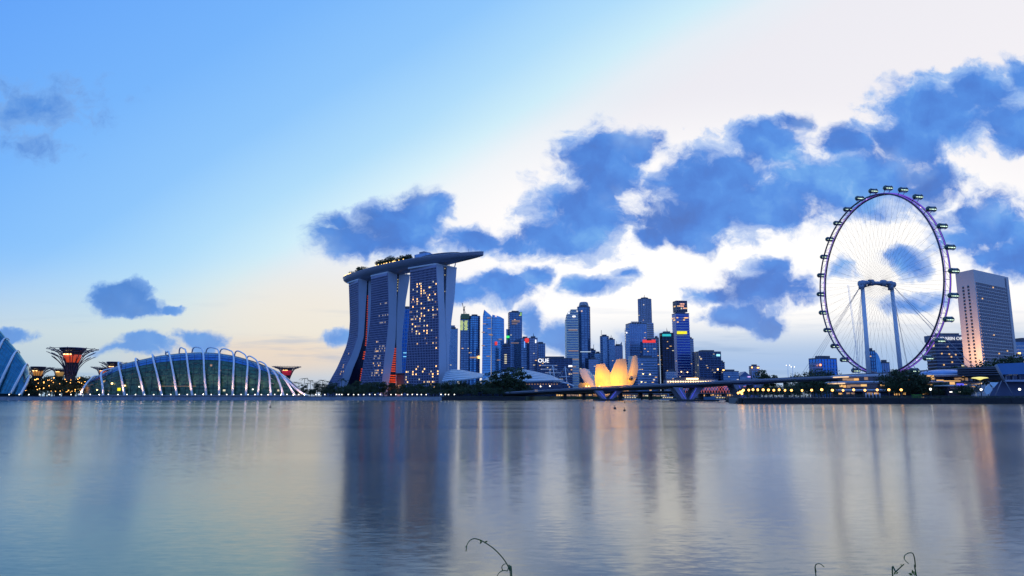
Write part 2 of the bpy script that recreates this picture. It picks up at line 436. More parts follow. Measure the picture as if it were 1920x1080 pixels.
# ------------------------------------------------------------------ the ground and the water
def land(name, poly, z0, z1, m):
    b = MB(); b.prism(poly, z0, z1); return setting(b.build(name, m))
wb = MB(); wb.add([(-30000, 6.0, 0), (30000, 6.0, 0), (30000, 45000, 0), (-30000, 45000, 0)], [(0, 1, 2, 3)])
setting(wb.build('water', m_water))
LZ = 3.45                       # garden side ground level
RZ = 2.5                        # promenade level on the right
land('garden_ground', [(-4000, 604), (-60, 604), (11, 566), (22, 640), (60, 860), (205, 860), (225, 1000), (120, 1100), (120, 1420), (-4000, 1420)], -2, LZ, m_land)
land('city_ground', [(-9000, 1423), (9000, 1423), (24000, 40000), (-24000, 40000)], -2, 2.6, m_pave)
land('promenade_ground', [(100, 304), (3000, 304), (3000, 1420), (440, 1420), (345, 800), (240, 640), (130, 420), (102, 330)], -2, RZ, m_pave)
land('near_bank', [(-40, -30), (40, -30), (40, 5.9), (-40, 5.9)], -2, 0.9, m_bank)

# ------------------------------------------------------------------ trees
def leaf_quads(b, c, r, n, size, rr, sz=(1, 1, 1), mi=0):
    for _ in range(n):
        while True:
            p = Vector((rr.uniform(-1, 1), rr.uniform(-1, 1), rr.uniform(-1, 1)))
            if p.length < 1: break
        p = Vector((p.x * sz[0], p.y * sz[1], p.z * sz[2])) * r + Vector(c)
        a = Vector((rr.uniform(-1, 1), rr.uniform(-1, 1), rr.uniform(-1, 1))).normalized()
        d = a.cross(Vector((rr.uniform(-1, 1), rr.uniform(-1, 1), rr.uniform(-1, 1)))).normalized()
        s = size * rr.uniform(.6, 1.3)
        b.add([p - a * s * .6, p + d * s * .35, p + a * s * .6, p - d * s * .35], [(0, 1, 2, 3)], mi)
def tree_proto(kind, h, w, seed, clumps=26):
    rr = random.Random(seed)
    root = thing(kind, (0, 0, 0), '', 'tree')
    t = MB(); t.tube([(0, 0, -.5), (rr.uniform(-.2, .2), 0, h * .25), (rr.uniform(-.5, .5), rr.uniform(-.4, .4), h * .62)], [h * .03, h * .022, h * .012], 7)
    cr = MB()
    for i in range(clumps):
        a = rr.uniform(0, 2 * math.pi); q = math.sqrt(rr.random()); zz = rr.uniform(.30, .93)
        rad = w * .5 * q * math.sin(math.pi * min(1, max(.12, (zz - .18) / .9))) ** .6
        c = Vector((rad * math.cos(a), rad * math.sin(a), h * zz))
        leaf_quads(cr, c, w * rr.uniform(.12, .20), 60, h * .055, rr, (1.15, 1.15, .72))
        if i < 7:
            t.tube([(0, 0, h * rr.uniform(.22, .4)), c * .55 + Vector((0, 0, h * .12)), c], [h * .012, h * .008, h * .003], 5)
    t.build('trunk', m_bark, root); cr.build('crown', m_leaf, root)
    return root
def palm_proto(h, seed):
    rr = random.Random(seed); root = thing('palm_tree', (0, 0, 0), '', 'palm')
    t = MB(); t.tube([(0, 0, -.5), (.2, 0, h * .5), (rr.uniform(-.6, .6), rr.uniform(-.5, .5), h)], [.28, .2, .15], 6)
    top = Vector(t.v[-1]); top = Vector((top.x, top.y, h))
    cr = MB()
    for k in range(13):
        a = 2 * math.pi * k / 13 + rr.uniform(-.2, .2); L = h * rr.uniform(.26, .36); dr = rr.uniform(.25, .8)
        pr = None
        for j in range(6):
            f = j / 5; c = top + Vector((math.cos(a) * L * f, math.sin(a) * L * f, L * (.55 * f - dr * 1.3 * f * f)))
            wd = .42 * (1 - f * .8) * (0.4 if j == 0 else 1); s = Vector((-math.sin(a), math.cos(a), -.3)) * wd
            if pr: cr.add([pr[0] - pr[1], pr[0] + pr[1], c + s, c - s], [(0, 1, 2, 3)])
            pr = (c, s)
    t.build('trunk', m_bark, root); cr.build('crown', m_palm, root)
    return root
TREES = [tree_proto('broadleaf_tree', 12, 12, 11), tree_proto('broadleaf_tree', 13, 9.5, 12, 24), tree_proto('broadleaf_tree', 11, 14, 13, 30), tree_proto('broadleaf_tree', 14, 11, 14, 28)]
PALMS = [palm_proto(11, 21), palm_proto(12.5, 22)]
USED = set()
def plant(proto, loc, label, cat, group, rz, s):
    if proto.name not in USED:
        USED.add(proto.name); proto.location = loc; proto.rotation_euler = (0, 0, rz); proto.scale = (s, s, s)
        return tag(proto, label, cat, group)
    return dup(proto, loc, label, cat, group, rz, s)
def put_tree(u, ytop, Y, label, group, ground=LZ, kinds=None):
    k = rnd.choice(kinds or [0, 1, 2, 3]); p = TREES[k]; h = (12, 13, 11, 14)[k]
    H = zat(ytop, Y) - ground
    return plant(p, (xat(u, 744, Y), Y, ground), label, 'tree', group, rnd.uniform(0, 6.28), max(.15, H / (h * .98)))
# belt along the garden shore
for i in range(52):
    u = lerp(552, 986, i / 51) + rnd.uniform(-4, 4)
    yt = interp([(545, 727), (600, 722), (640, 719), (700, 717), (760, 722), (830, 722), (850, 716), (990, 718)], u) + rnd.uniform(-5, 6)
    lab, grp = (('dark leafy tree in the shoreline belt below the three slab towers', 'trees below the slab towers') if u < 838 else
                ('black-looking leafy tree massed between the slab towers and the bridge end', 'trees massed before the bridge'))
    put_tree(u, yt, rnd.uniform(640, 720), lab, grp)
for i in range(40):
    u = lerp(556, 980, i / 39) + rnd.uniform(-4, 4)
    if u < 838: put_tree(u, 732 + rnd.uniform(-4, 4), rnd.uniform(617, 630), 'small bushy tree at the front of the belt, just behind the seawall lamps', 'low trees behind the seawall', kinds=[0, 2])
    else: put_tree(u, 729 + rnd.uniform(-5, 5), rnd.uniform(612, 628), 'low dark tree at the water edge before the striped curved roofs', 'low trees before the striped roofs', kinds=[0, 2])
for u, yt, lab in ((924, 697, 'tall thin-crowned tree rising before the striped curved roof'), (944, 693, 'tall round tree, the middle of three rising before the striped roofs'), (964, 688, 'tallest tree of the belt, bushy, next to the bridge end'), (976, 697, 'upright tree leaning out of the tall clump at the bridge end')):
    put_tree(u, yt, 636, lab, None, kinds=[1, 3])
for i in range(15):
    u = 546 + i * 7.2 + rnd.uniform(-2, 2); Y = rnd.uniform(720, 760)
    H = zat(711 + rnd.uniform(-4, 6), Y) - LZ
    plant(PALMS[i % 2], (xat(u, 744, Y), Y, LZ), 'thin palm poking above the tree belt between ribbed dome and slab towers', 'palm', 'palms above the tree belt', rnd.uniform(0, 6), H / 13.5)
for i in range(20):
    u = lerp(50, 172, i / 19) + rnd.uniform(-3, 3)
    put_tree(u, 709 + rnd.uniform(-5, 10), rnd.uniform(640, 665), 'dark garden tree between the two glass domes', 'trees between the domes')
for i in range(9):
    u = lerp(44, 150, i / 8) + rnd.uniform(-3, 3)
    put_tree(u, 730 + rnd.uniform(-3, 4), rnd.uniform(614, 622), 'low shrubby tree on the seawall in front of the garden lights', 'low trees before the garden lights', kinds=[0, 2])

# ------------------------------------------------------------------ seawalls and lamps
def seawall(label, a, b, zt, m, th=1.6, rail=True):
    a, b = Vector((*a, 0)), Vector((*b, 0)); d = (b - a); L = d.length; d.normalize(); nrm = Vector((d.y, -d.x, 0))
    root = thing('seawall', (a + b) / 2, label, 'seawall')
    w = MB(); n = max(2, int(L / 6)); rr = random.Random(int(L))
    for i in range(n):                                      # courses of big stones, each a little proud of or behind its neighbour
        for j in range(3):
            c = a + d * (L * (i + .5) / n) + nrm * (th / 2 + rr.uniform(-.2, .35) + (2 - j) * .45)
            w.box((c.x, c.y, -0.6 + (zt + .5) * (j + .5) / 3), (L / n * .985, th, (zt + .7) / 3 * .98), 0, (d, nrm, Vector((0, 0, 1))))
    w.build('stonework', m, root)
    cp = MB(); c = (a + b) / 2 + nrm * (th / 2)
    cp.box((c.x, c.y, zt + .08), (L, th + .5, .35), 0, (d, nrm, Vector((0, 0, 1)))); cp.build('coping', m_pave if m is m_stone else m_darkstone, root)
    if rail:
        r = MB(); k = int(L / 3)
        for i in range(k + 1):
            p = a + d * (L * i / k) + nrm * .3
            r.tube([(p.x, p.y, zt + .2), (p.x, p.y, zt + 1.3)], .05, 4)
        for h in (.6, .95, 1.3):
            pa, pb = a + nrm * .3, b + nrm * .3
            r.tube([(pa.x, pa.y, zt + h), (pb.x, pb.y, zt + h)], .04, 4)
        r.build('railing', m_darksteel, root)
    return root
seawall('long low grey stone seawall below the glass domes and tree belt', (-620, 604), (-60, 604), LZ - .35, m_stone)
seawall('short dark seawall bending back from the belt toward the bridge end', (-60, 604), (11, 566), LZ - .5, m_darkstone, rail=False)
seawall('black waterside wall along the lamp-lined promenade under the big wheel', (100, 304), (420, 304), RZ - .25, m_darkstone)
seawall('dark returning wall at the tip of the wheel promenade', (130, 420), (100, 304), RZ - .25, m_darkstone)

def lamp_proto(name, h, r, m, arm=False):
    root = thing(name, (0, 0, 0), '', 'street lamp')
    p = MB(); p.tube([(0, 0, -.3), (0, 0, h * .3), (0, 0, h)], [.11, .09, .06], 6); p.lathe((0, 0, -.2), [(.25, 0), (.22, .4), (.12, .7)], 8); p.build('post', m_darksteel, root)
    g = MB(); g.sphere((0, 0, h + r * .9), r, 10); g.build('globe', m, root)
    c = MB(); c.lathe((0, 0, h - .05), [(.05, 0), (r * .6, .12), (r * .55, .2)], 8); c.build('collar', m_darksteel, root)
    return root
lw = lamp_proto('promenade_lamp', 1.1, .42, e_white); LU = [lw]
def put_lamp(proto, u, v, Y, zg, label, group):
    first = proto.name not in USED
    if first: USED.add(proto.name); o = proto
    else: o = copy_tree(proto)
    o.location = (xat(u, v, Y), Y, zg); q = rnd.uniform(.85, 1.15); o.scale = (q, q, rnd.uniform(.95, 1.06)); return tag(o, label, 'street lamp', group)
us = [17, 36, 54, 74, 92, 112, 133]
for u in us: put_lamp(lw, u, 741, 606.5, LZ, 'small round white lamp on the seawall before the garden trees', 'lamps before the garden trees')
for i, u in enumerate([151, 169, 186, 203, 221, 238, 254, 271, 288, 304, 320, 336, 351, 366, 381, 396, 411, 425, 438, 452, 465, 478, 490, 503, 515, 527, 538, 550, 560, 571]):
    put_lamp(lw, u, 741, 606.5, LZ, 'small round white lamp on the seawall below the ribbed glass dome', 'lamps below the ribbed dome')
for u in [592, 598, 609, 631, 636, 641, 653, 663, 672, 682, 693, 703, 713, 733, 742, 753, 764, 773, 782, 790, 799, 827, 835, 841, 852]:
    put_lamp(lw, u, 741, 606.5, LZ, 'small round white lamp on the seawall before the tree belt', 'lamps before the tree belt')
lo = lamp_proto('promenade_lamp', 3.0, .5, e_orange)
for u in [1394, 1404, 1412, 1421, 1431, 1441, 1451, 1461, 1472, 1484]:
    put_lamp(lo, u, 733, 312, RZ, 'orange globe lamp in the close row near the promenade tip', 'orange lamps near the promenade tip')
for u in [1504, 1522, 1541, 1561, 1581, 1601, 1622, 1645, 1667, 1690]:
    put_lamp(lo, u, 735, 310, RZ, 'orange globe lamp in the widely spaced row before the round terraced terminal', 'orange lamps before the terminal')
lg = lamp_proto('promenade_lamp', 3.2, .5, e_white)
put_lamp(lg, 1745, 733, 310, RZ, 'white globe lamp beside the bright green hedge', None)
put_lamp(lg, 1840, 734, 310, RZ, 'white globe lamp just left of the tilted white panel', None)
put_lamp(lg, 1912, 733, 310, RZ, 'white globe lamp in front of the blue-roofed grandstand', None)
# ------------------------------------------------------------------ buildings of the skyline
def centroid(fp): return Vector((sum(p[0] for p in fp) / len(fp), sum(p[1] for p in fp) / len(fp)))
def grow(fp, e):
    c = centroid(fp); out = []
    for x, y in fp:
        d = Vector((x, y)) - c; out.append(tuple(c + d * ((d.length + e * 1.35) / d.length)))
    return out
def rect(u0, u1, v, Y, ang, ratio):
    """footprint of a block seen between the columns u0 and u1, turned by ang degrees"""
    a = R(ang); x0, x1 = xat(u0, v, Y), xat(u1, v, Y); W = x1 - x0
    w = W / (math.cos(a) + ratio * abs(math.sin(a))); d = ratio * w
    c = Vector(((x0 + x1) / 2, Y + (d * math.cos(a) + w * abs(math.sin(a))) / 2))
    X = Vector((math.cos(a), math.sin(a))); N = Vector((-math.sin(a), math.cos(a)))
    return [tuple(c + X * (sx * w / 2) + N * (sy * d / 2)) for sx, sy in ((-1, -1), (1, -1), (1, 1), (-1, 1))]
def ngon(u0, u1, v, Y, n=14, ratio=.8):
    x0, x1 = xat(u0, v, Y), xat(u1, v, Y); w = (x1 - x0) / 2
    return [((x0 + x1) / 2 + w * math.cos(2 * math.pi * k / n), Y + w * ratio + w * ratio * math.sin(2 * math.pi * k / n)) for k in range(n)]
def facade(b, fp, z0, z1, step, frac, mull=0.0, proud=.35, g=0, f=1):
    b.prism(fp, z0, z1, g)
    o = grow(fp, proud); z = z0 + step
    if frac > 0:
        while z + step * frac < z1 - .3:
            b.prism(o, z, z + step * frac, f); z += step
    if mull:
        n = len(fp)
        for i in range(n):
            p, q = Vector(fp[i]), Vector(fp[(i + 1) % n]); d = q - p; L = d.length; d.normalize(); nr = Vector((d.y, -d.x))
            if nr.dot(-(p + q) / 2) <= 0: continue
            k = max(1, int(L / mull))
            for j in range(k + 1):
                c = p + d * (L * j / k) + nr * (proud + .12)
                b.box((c.x, c.y, (z0 + z1) / 2), (.7, .4, z1 - z0 - .4), f, (Vector((d.x, d.y, 0)), Vector((nr.x, nr.y, 0)), Vector((0, 0, 1))))
WINM = {}
def win_mesh(w, h, m, d=.5):
    k = (round(w, 1), round(h, 1), m.name)
    if k not in WINM:
        b = MB(); b.box((0, 0, 0), (w, d, h)); me = bpy.data.meshes.new('lit_window')
        me.from_pydata(b.v, [], b.f); me.materials.append(m); WINM[k] = me
    return WINM[k]
def add_window(root, p, nr, w, h, m, name='lit_window'):
    o = bpy.data.objects.new(name, win_mesh(w, h, m)); C.objects.link(o); o.parent = root
    o.location = Vector(p) - LOC[root.name]; o.rotation_euler = (0, 0, math.atan2(nr[1], nr[0]) + math.pi / 2)
    return o
def lit(root, fp, z0, z1, n, step, mats=None, w=2.8, h=1.5, rows=None):
    c = centroid(fp); faces = []
    for i in range(len(fp)):
        p, q = Vector(fp[i]), Vector(fp[(i + 1) % len(fp)]); d = (q - p); nr = Vector((d.y, -d.x)).normalized()
        if nr.dot(-(p + q).normalized()) > .25 and d.length > w * 1.3: faces.append((p, q, nr))
    if not faces: return
    for k in range(n):
        p, q, nr = rnd.choices(faces, [(f[1] - f[0]).length * f[2].dot(-f[0].normalized()) for f in faces])[0]
        L = (q - p).length; t = rnd.uniform(w / L * .6, 1 - w / L * .6)
        z = rnd.choice(rows) if rows else z0 + step * (int(rnd.uniform(1, (z1 - z0) / step - 1)) + .6)
        s = p + (q - p) * t + nr * .4
        add_window(root, (s.x, s.y, z), nr, w * rnd.choice((1, 1, 1.6)), h, rnd.choice(mats or [e_window, e_windowp]))
def block(name, label, u0, u1, v, Y, ang=0, ratio=.8, glass=None, frame=None, step=5, frac=.35, mull=0.0, nlit=4, fp=None, z0=2.6, roof=True, cat='office tower', tops=None, litm=None):
    glass = glass or g_navy; frame = frame or m_navyframe
    fp = fp or rect(u0, u1, v, Y, ang, ratio); z1 = zat(v, Y)
    c = centroid(fp)
    root = thing(name, (c.x, c.y, z0), label, cat)
    b = MB(); facade(b, fp, z0, z1, step, frac, mull)
    b.build('wall', [glass, frame], root)
    if roof:
        r = MB(); r.prism(grow(fp, .5), z1, z1 + 1.6); sm = [tuple(c + (Vector(p) - c) * .55) for p in fp]; r.prism(sm, z1 + 1.6, z1 + 5.0)
        r.build('roof', m_plant, root)
    if nlit: lit(root, fp, z0, z1, nlit, step, litm)
    return root, fp, z0, z1
def sign(root, u0, u1, v0, v1, Y, m, name='sign'):
    a, d = P(u0, v1, Y), P(u1, v0, Y); b = MB()
    b.box(((a.x + d.x) / 2, Y, (a.z + d.z) / 2), (d.x - a.x, 1.0, d.z - a.z)); return b.build(name, m, root)

# --- the cluster right of the slab towers
r_, fp, _, z1 = block('office_tower', 'blue stepped tower half hidden by the nearest slab tower', 841, 858, 617, 1500, 12, .8, g_steel, m_blueframe, 5, .35, 5, 5)
b = MB(); b.prism(rect(845, 853, 609, 1510, 12, .8), z1 + 1.65, zat(609, 1500)); b.build('upper_storeys', m_greyframe, r_)
r_, fp, _, z1 = block('office_tower', 'unfinished tower with pale green lit top floors and a crane', 862.5, 880, 592, 1560, 8, .9, g_navy, m_navyframe, 5, .3, 6, 2)
b = MB(); b.prism(rect(863, 880, 592, 1552, 8, .9), zat(598, 1560), zat(589, 1560)); b.build('scaffold_deck', mat('green_netting', (.16, .22, .10), .8), r_)
for k in range(8):
    for j in range(2): add_window(r_, (xat(866 + 8 * j + rnd.uniform(-1, 1), 605, 1556), 1556, zat(602 + k * 2.3, 1556)), (0, -1), 7, 1.6, mat('work_lights', (.4, .45, .2), .5, emit=(.8, .9, .3), es=.8))
t = thing('tower_crane', P(870, 589, 1575), 'thin tower crane on top of the unfinished tower', 'crane')
b = MB(); b.tube([P(870, 590, 1575), P(870, 577, 1575)], 1.2, 4); b.build('mast', m_darksteel, t)
b = MB(); b.tube([P(869, 577, 1575), P(866.5, 568, 1575)], .7, 4); b.tube([P(869.5, 580, 1575), P(872, 574, 1575)], .8, 4); b.build('jib', m_darksteel, t)
b = MB(); b.box(P(870, 581, 1575), (3.5, 3, 4.5)); b.build('cab', m_darksteel, t)
fp = ngon(879, 899.5, 592, 1555, 16, .8)
r_, fp, _, z1 = block('office_tower', 'round-fronted blue tower attached right of the unfinished one', 0, 0, 593, 1555, fp=fp, glass=g_blue, frame=m_navyframe, step=5, frac=.3, mull=5, nlit=3)
sign(r_, 881, 897, 669, 671.5, 1554, e_dimglow, 'lit_floor'); sign(r_, 896, 900, 667.5, 672, 1553, e_orange, 'beacon')
# the sail shaped tower
Y = 1540
r_ = thing('office_tower', P(924, 744, Y), 'blue glass tower with a pointed sail-shaped top', 'office tower')
def sail(u, top, depth, nm):
    m = MB(); n = len(u) - 1
    zt = [zat(v, Y) for v in top]
    rows = 14; vs = []; fs = []
    for j in range(rows + 1):
        f = j / rows
        for i in range(n + 1):
            spread = 1 + .035 * (1 - f) * 2
            x = lerp(xat(924, 744, Y), xat(u[i], top[i], Y), spread)
            vs.append((x, Y + depth[i], lerp(2.6, zt[i], f)))
    for j in range(rows):
        for i in range(n):
            a = j * (n + 1) + i; fs.append((a, a + 1, a + n + 2, a + n + 1))
    m.add(vs, fs, 0)
    bk = [(vs[(rows) * (n + 1) + i]) for i in range(n + 1)]
    m.add([bk[i] for i in range(n + 1)] + [(p[0], Y + 40, p[2]) for p in bk], [(i, i + 1, n + 2 + i, n + 1 + i) for i in range(n)], 0)
    m.add([vs[j * (n + 1) + n] for j in range(rows + 1)] + [(vs[j * (n + 1) + n][0], Y + 40, vs[j * (n + 1) + n][2]) for j in range(rows + 1)], [(j, rows + 1 + j, rows + 2 + j, j + 1) for j in range(rows)], 0)
    m.add([vs[j * (n + 1)] for j in range(rows + 1)] + [(vs[j * (n + 1)][0], Y + 40, vs[j * (n + 1)][2]) for j in range(rows + 1)], [(j, j + 1, rows + 2 + j, rows + 1 + j) for j in range(rows)], 0)
    zz = 10
    while zz < min(zt):
        pts = []
        for i in range(n + 1):
            f = (zz - 2.6) / (zt[i] - 2.6); spread = 1 + .07 * (1 - f)
            pts.append((lerp(xat(924, 744, Y), xat(u[i], top[i], Y), spread), Y + depth[i] - .5, zz))
        m.add(pts + [(p[0], p[1], p[2] + 1.3) for p in pts], [(i, i + 1, n + 2 + i, n + 1 + i) for i in range(n)], 1)
        zz += 5.5
    return m.build(nm, [g_blue, m_blueframe], r_)
sail([905, 908, 914, 921], [592, 580, 586, 592], [9, 6, 3, 0], 'wall')
sail([923, 931, 938, 945], [590, 591.5, 593.5, 597], [0, 2, 5, 10], 'wall')
b = MB(); b.box((xat(922, 650, Y), Y + .5, (zat(592, Y)) / 2), (1.8, 3, zat(592, Y) - 3)); b.build('seam', m_navyframe, r_)
b = MB()
for k in range(6): b.tube([P(906 + k * 2.4, 591, Y + 6), P(908 + k * 2.2, 581 + k * 1.6, Y + 6)], .5, 4)
b.build('crown_fins', m_greyframe, r_)
sign(r_, 928, 932.5, 640.5, 647, Y - 2, e_red)
for (u, v) in ((916, 596), (908, 607), (917, 616), (919, 627), (921, 628), (906, 623), (906, 648), (938, 636), (935, 675), (915, 668)):
    add_window(r_, P(u, v, Y - 3), (0, -1), 7, 2.0, e_dimglow)
r_, fp, _, z1 = block('office_tower', 'tall flat-topped navy tower with a green light on its left shoulder', 953, 978.5, 586, 1560, 10, .7, g_navy, m_navyframe, 5, .25, 6, 3)
b = MB(); b.prism(rect(949, 954, 617, 1580, 0, 2), 2.6, zat(617, 1580)); b.build('shoulder', g_navy, r_)
sign(r_, 949.5, 955, 629.5, 633.5, 1555, e_green, 'beacon'); sign(r_, 975.5, 978, 586, 592, 1556, mat('corner_lights', (.2, .3, .1), .5, emit=(.4, .8, .2), es=.6), 'corner_strip')
for v in (600.5, 603, 606.5, 642.5): sign(r_, 958 + rnd.uniform(0, 4), 972 + rnd.uniform(-3, 4), v, v + 1.0, 1555, e_dimglow, 'lit_floor')
r_, fp, _, z1 = block('office_tower', 'low dark block below the green-lit tower with yellow lit stairwell', 942, 957, 648, 1500, 0, .6, g_dark, m_navyframe, 5, .3, 0, 0)
for k in range(6): add_window(r_, P(948, 665 + k * 3.2, 1498), (0, -1), 5, 1.8, e_windowp)
r_, fp, _, z1 = block('office_tower', 'navy tower with a glowing red rooftop sign', 976, 993, 635, 1520, 6, .7, g_navy, m_navyframe, 5, .3, 6, 5)
b = MB(); a = P(988, 638, 1514); b.lathe(a, [(1, -5), (4.5, -3.5), (5, 0), (4.5, 3.5), (1, 5)], 10, sy=.4); b.build('sign', e_red, r_)
sign(r_, 982.5, 984.5, 640, 652, 1514, mat('blue_strip', (.1, .2, .5), .5, emit=(.2, .45, 1), es=.9), 'light_strip')
r_, fp, _, z1 = block('office_tower', 'square-topped slate tower with a white corner light', 992, 1007.5, 634.5, 1500, 4, .8, g_grey, m_navyframe, 5, .3, 5, 6)
sign(r_, 1003.5, 1005.5, 637, 643, 1498, e_signw, 'corner_light')
r_, fp, _, z1 = block('office_tower', 'low shouldered navy tower at the right end of the left cluster', 1007, 1022, 645, 1540, 10, .9, g_navy, m_navyframe, 5, .3, 5, 4)
b = MB(); b.prism(rect(1008, 1018, 641, 1545, 10, .8), z1 + 1.65, zat(640.5, 1540)); b.build('penthouse', m_navyframe, r_)
# long dark block with the white letters
r_, fp, _, z1 = block('waterfront_office', 'long dark waterfront block with white rooftop letters', 1008, 1073, 672.5, 1470, 0, .3, g_dark, m_navyframe, 4.5, .25, 8, 12, cat='office block')
text_mesh('OUE', 11.5, 'sign_letters', e_signw, r_, (xat(1019, 680, 1466), 1466, zat(679.5, 1466)), (math.pi / 2, 0, 0), .4)
sign(r_, 1066, 1073, 685, 688, 1467, e_signw, 'logo')
for v, u0, u1 in ((684.7, 1014, 1043), (692, 1014, 1044), (698.6, 1022, 1052)): sign(r_, u0, u1, v, v + .9, 1466, mat('lit_terrace', (.6, .6, .6), .5, emit=(.8, .75, .8), es=.6), 'terrace_strip')
# cream banded twin tower with round shoulder
Y = 1560; fp = rect(1061, 1085, 600, Y, 0, .8)
r_ = thing('banded_tower', P(1073, 744, Y), 'cream banded tower with a rounded shoulder and lit floors', 'office tower')
b = MB(); x0, x1 = xat(1061, 600, Y), xat(1084, 600, Y); vtop = lambda u: interp([(1061, 598), (1063, 589), (1067, 583), (1072, 579), (1077, 577), (1085, 577)], u)
z = 2.6
while z < zat(577.5, Y):
    ul = 1061
    while ul < 1084 and zat(vtop(ul), Y) < z + 5: ul += .5
    xa = xat(ul, 600, Y)
    if x1 - xa > 3:
        b.box(((xa + x1) / 2 + .4, Y + 14, z + 1.5), (x1 - xa - 1.2, 26, 3.0), 0); b.box(((xa + x1) / 2, Y + 13.5, z + 4.2), (x1 - xa, 28.5, 2.5), 1)
    z += 5.45
b.box((x0 + .6, Y + 14, zat(600, Y) / 2), (1.6, 30, zat(600, Y) - 4), 1)
b.build('wall', [g_navy, m_cream], r_)
for v, u0, u1 in ((618, 1066, 1083), (657, 1066, 1084), (673, 1064, 1085), (699, 1066, 1084), (687, 1066, 1080)): sign(r_, u0, u1, v, v + 1.4, Y - 1.2, e_dimglow, 'lit_floor')
sign(r_, 1065.5, 1068, 586, 588, Y - 1, e_signw, 'lamp'); sign(r_, 1073.5, 1079, 592, 594.5, Y - 1, e_signw, 'lamp')
r_, fp, _, z1 = block('office_tower', 'tall dark blue tower with a tiered round crown beside the cream one', 1083.5, 1107, 576, 1590, 0, 0, g_navy, m_navyframe, 5.5, .18, 5, 4, fp=ngon(1083.5, 1107, 576, 1585, 12, .8))
b = MB(); c = P(1094.5, 576, 1606)
for k in range(4): b.lathe((c.x, c.y, c.z + 1 + k * 2.7), [(12.2 - k * .7, 0), (12.2 - k * .7, 1.3), (10 - k * .7, 1.35), (10 - k * .7, 2.7)], 16)
b.build('crown', m_paleframe, r_); sign(r_, 1088, 1108, 659, 660.2, 1583, mat('pale_lit_floor', (.5, .6, .6), .5, emit=(.7, .85, .9), es=.7), 'lit_floor')
r_, fp, _, z1 = block('office_block', 'small navy block with rooftop mast between two tall towers', 1105, 1117, 657, 1640, 10, .8, g_navy, m_blueframe, 5, .3, 0, 2, cat='office block')
b = MB(); b.tube([P(1113, 657, 1645), P(1113, 646, 1645)], .5, 4); b.build('mast', m_darksteel, r_)
block('office_block', 'low plain blue block behind the lotus-shaped hall', 1115, 1128, 663, 1620, -6, .8, g_steel, m_blueframe, 5, .35, 0, 1, cat='office block')
block('office_block', 'banded low block directly left of the lotus petals', 1104, 1121, 674, 1560, 0, .8, g_grey, m_blueframe, 5, .45, 0, 5, cat='office block')
r_, fp, _, z1 = block('office_tower', 'drum-topped blue tower with an antenna', 1126, 1142, 631, 1600, 0, .8, g_steel, m_blueframe, 5, .35, 4, 2, fp=ngon(1126, 1142, 631, 1600, 12, .8))
b = MB(); b.tube([P(1127.5, 630, 1605), P(1127.5, 619, 1605)], .45, 4); b.build('antenna', m_darksteel, r_)
block('office_tower', 'flat-topped blue tower attached right of the drum-topped one', 1141, 1152.5, 637, 1610, 4, .9, g_steel, m_blueframe, 5, .35, 4, 1)
r_, fp, _, z1 = block('office_tower', 'short slate tower with a slanted fin on its roof', 1152, 1167, 649, 1620, 0, .8, g_grey, m_blueframe, 5, .35, 4, 1)
b = MB(); a, c = P(1160, 649, 1622), P(1166, 640.5, 1622); b.add([(a.x, 1621, a.z), (c.x, 1621, a.z), (c.x, 1621, c.z), (a.x, 1625, a.z), (c.x, 1625, a.z), (c.x, 1625, c.z)], [(0, 1, 2), (5, 4, 3), (0, 3, 4, 1), (1, 4, 5, 2), (2, 5, 3, 0)]); b.tube([P(1156, 649, 1625), P(1156, 640, 1625)], .4, 4); b.build('roof_fin', m_paleframe, r_)
# the tallest grey tower
r_, fp, _, z1 = block('office_tower', 'tallest grey slab tower with an angled flat top', 1198.5, 1223, 560, 1760, 38, .95, g_grey, m_greyframe, 5, .45, 6, 3)
b = MB(); facade(b, rect(1212, 1226, 605, 1750, 20, .9), 2.6, zat(605, 1750), 5, .45); b.build('lower_wing', [g_grey, m_brown], r_)
r_, fp, _, z1 = block('office_tower', 'broad pale blue banded tower with white framed corner in front of the tallest', 1177, 1213, 607, 1600, 8, .7, g_pale, m_blueframe, 6, .4, 5, 3)
b = MB(); facade(b, rect(1173, 1180, 615, 1590, 0, 1.6), 2.6, zat(615, 1590), 6, .3); b.build('side_wing', [g_navy, m_paleframe], r_)
sign(r_, 1174, 1176, 622.5, 625, 1588, e_signw, 'lamp')
b = MB(); a = P(1184, 607, 1596)
for k in range(5): b.box((a.x + k * 6, 1596, a.z + 2), (.8, .8, 6))
b.box((a.x + 12, 1596, a.z + 5), (26, .8, .8)); b.build('roof_frame', m_paleframe, r_)
r_, fp, _, z1 = block('office_tower', 'mid-height navy tower topped by a broad red lit sign', 1204, 1232, 642, 1540, 4, .7, g_navy, m_navyframe, 6, .25, 6, 8)
sign(r_, 1205, 1229, 637, 642.5, 1538, e_red); sign(r_, 1212.5, 1221.5, 635.8, 638.3, 1537.3, mat('sign_notch', (.06, .05, .06), .6), 'sign_bracket')
block('office_tower', 'slim brown-edged tower just right of the red sign', 1228, 1235, 634, 1580, 0, 1.5, g_grey, m_brown, 5, .4, 3, 3)
r_, fp, _, z1 = block('office_block', 'wide banded low-rise below the red sign, right of the lotus', 1194, 1232, 671, 1490, 2, .5, g_navy, m_blueframe, 5.5, .4, 0, 12, cat='office block')
for u, v in ((1206, 701), (1219, 702), (1203, 716)): sign(r_, u - .8, u + .8, v - .8, v + .8, 1487, e_warm, 'lamp')
r_, fp, _, z1 = block('office_tower', 'black slab tower with a teal sign at its top', 1240, 1263, 625, 1560, 4, .7, g_dark, m_black, 5, .25, 6, 10)
sign(r_, 1242, 1258, 626.3, 630.5, 1556, e_teal)
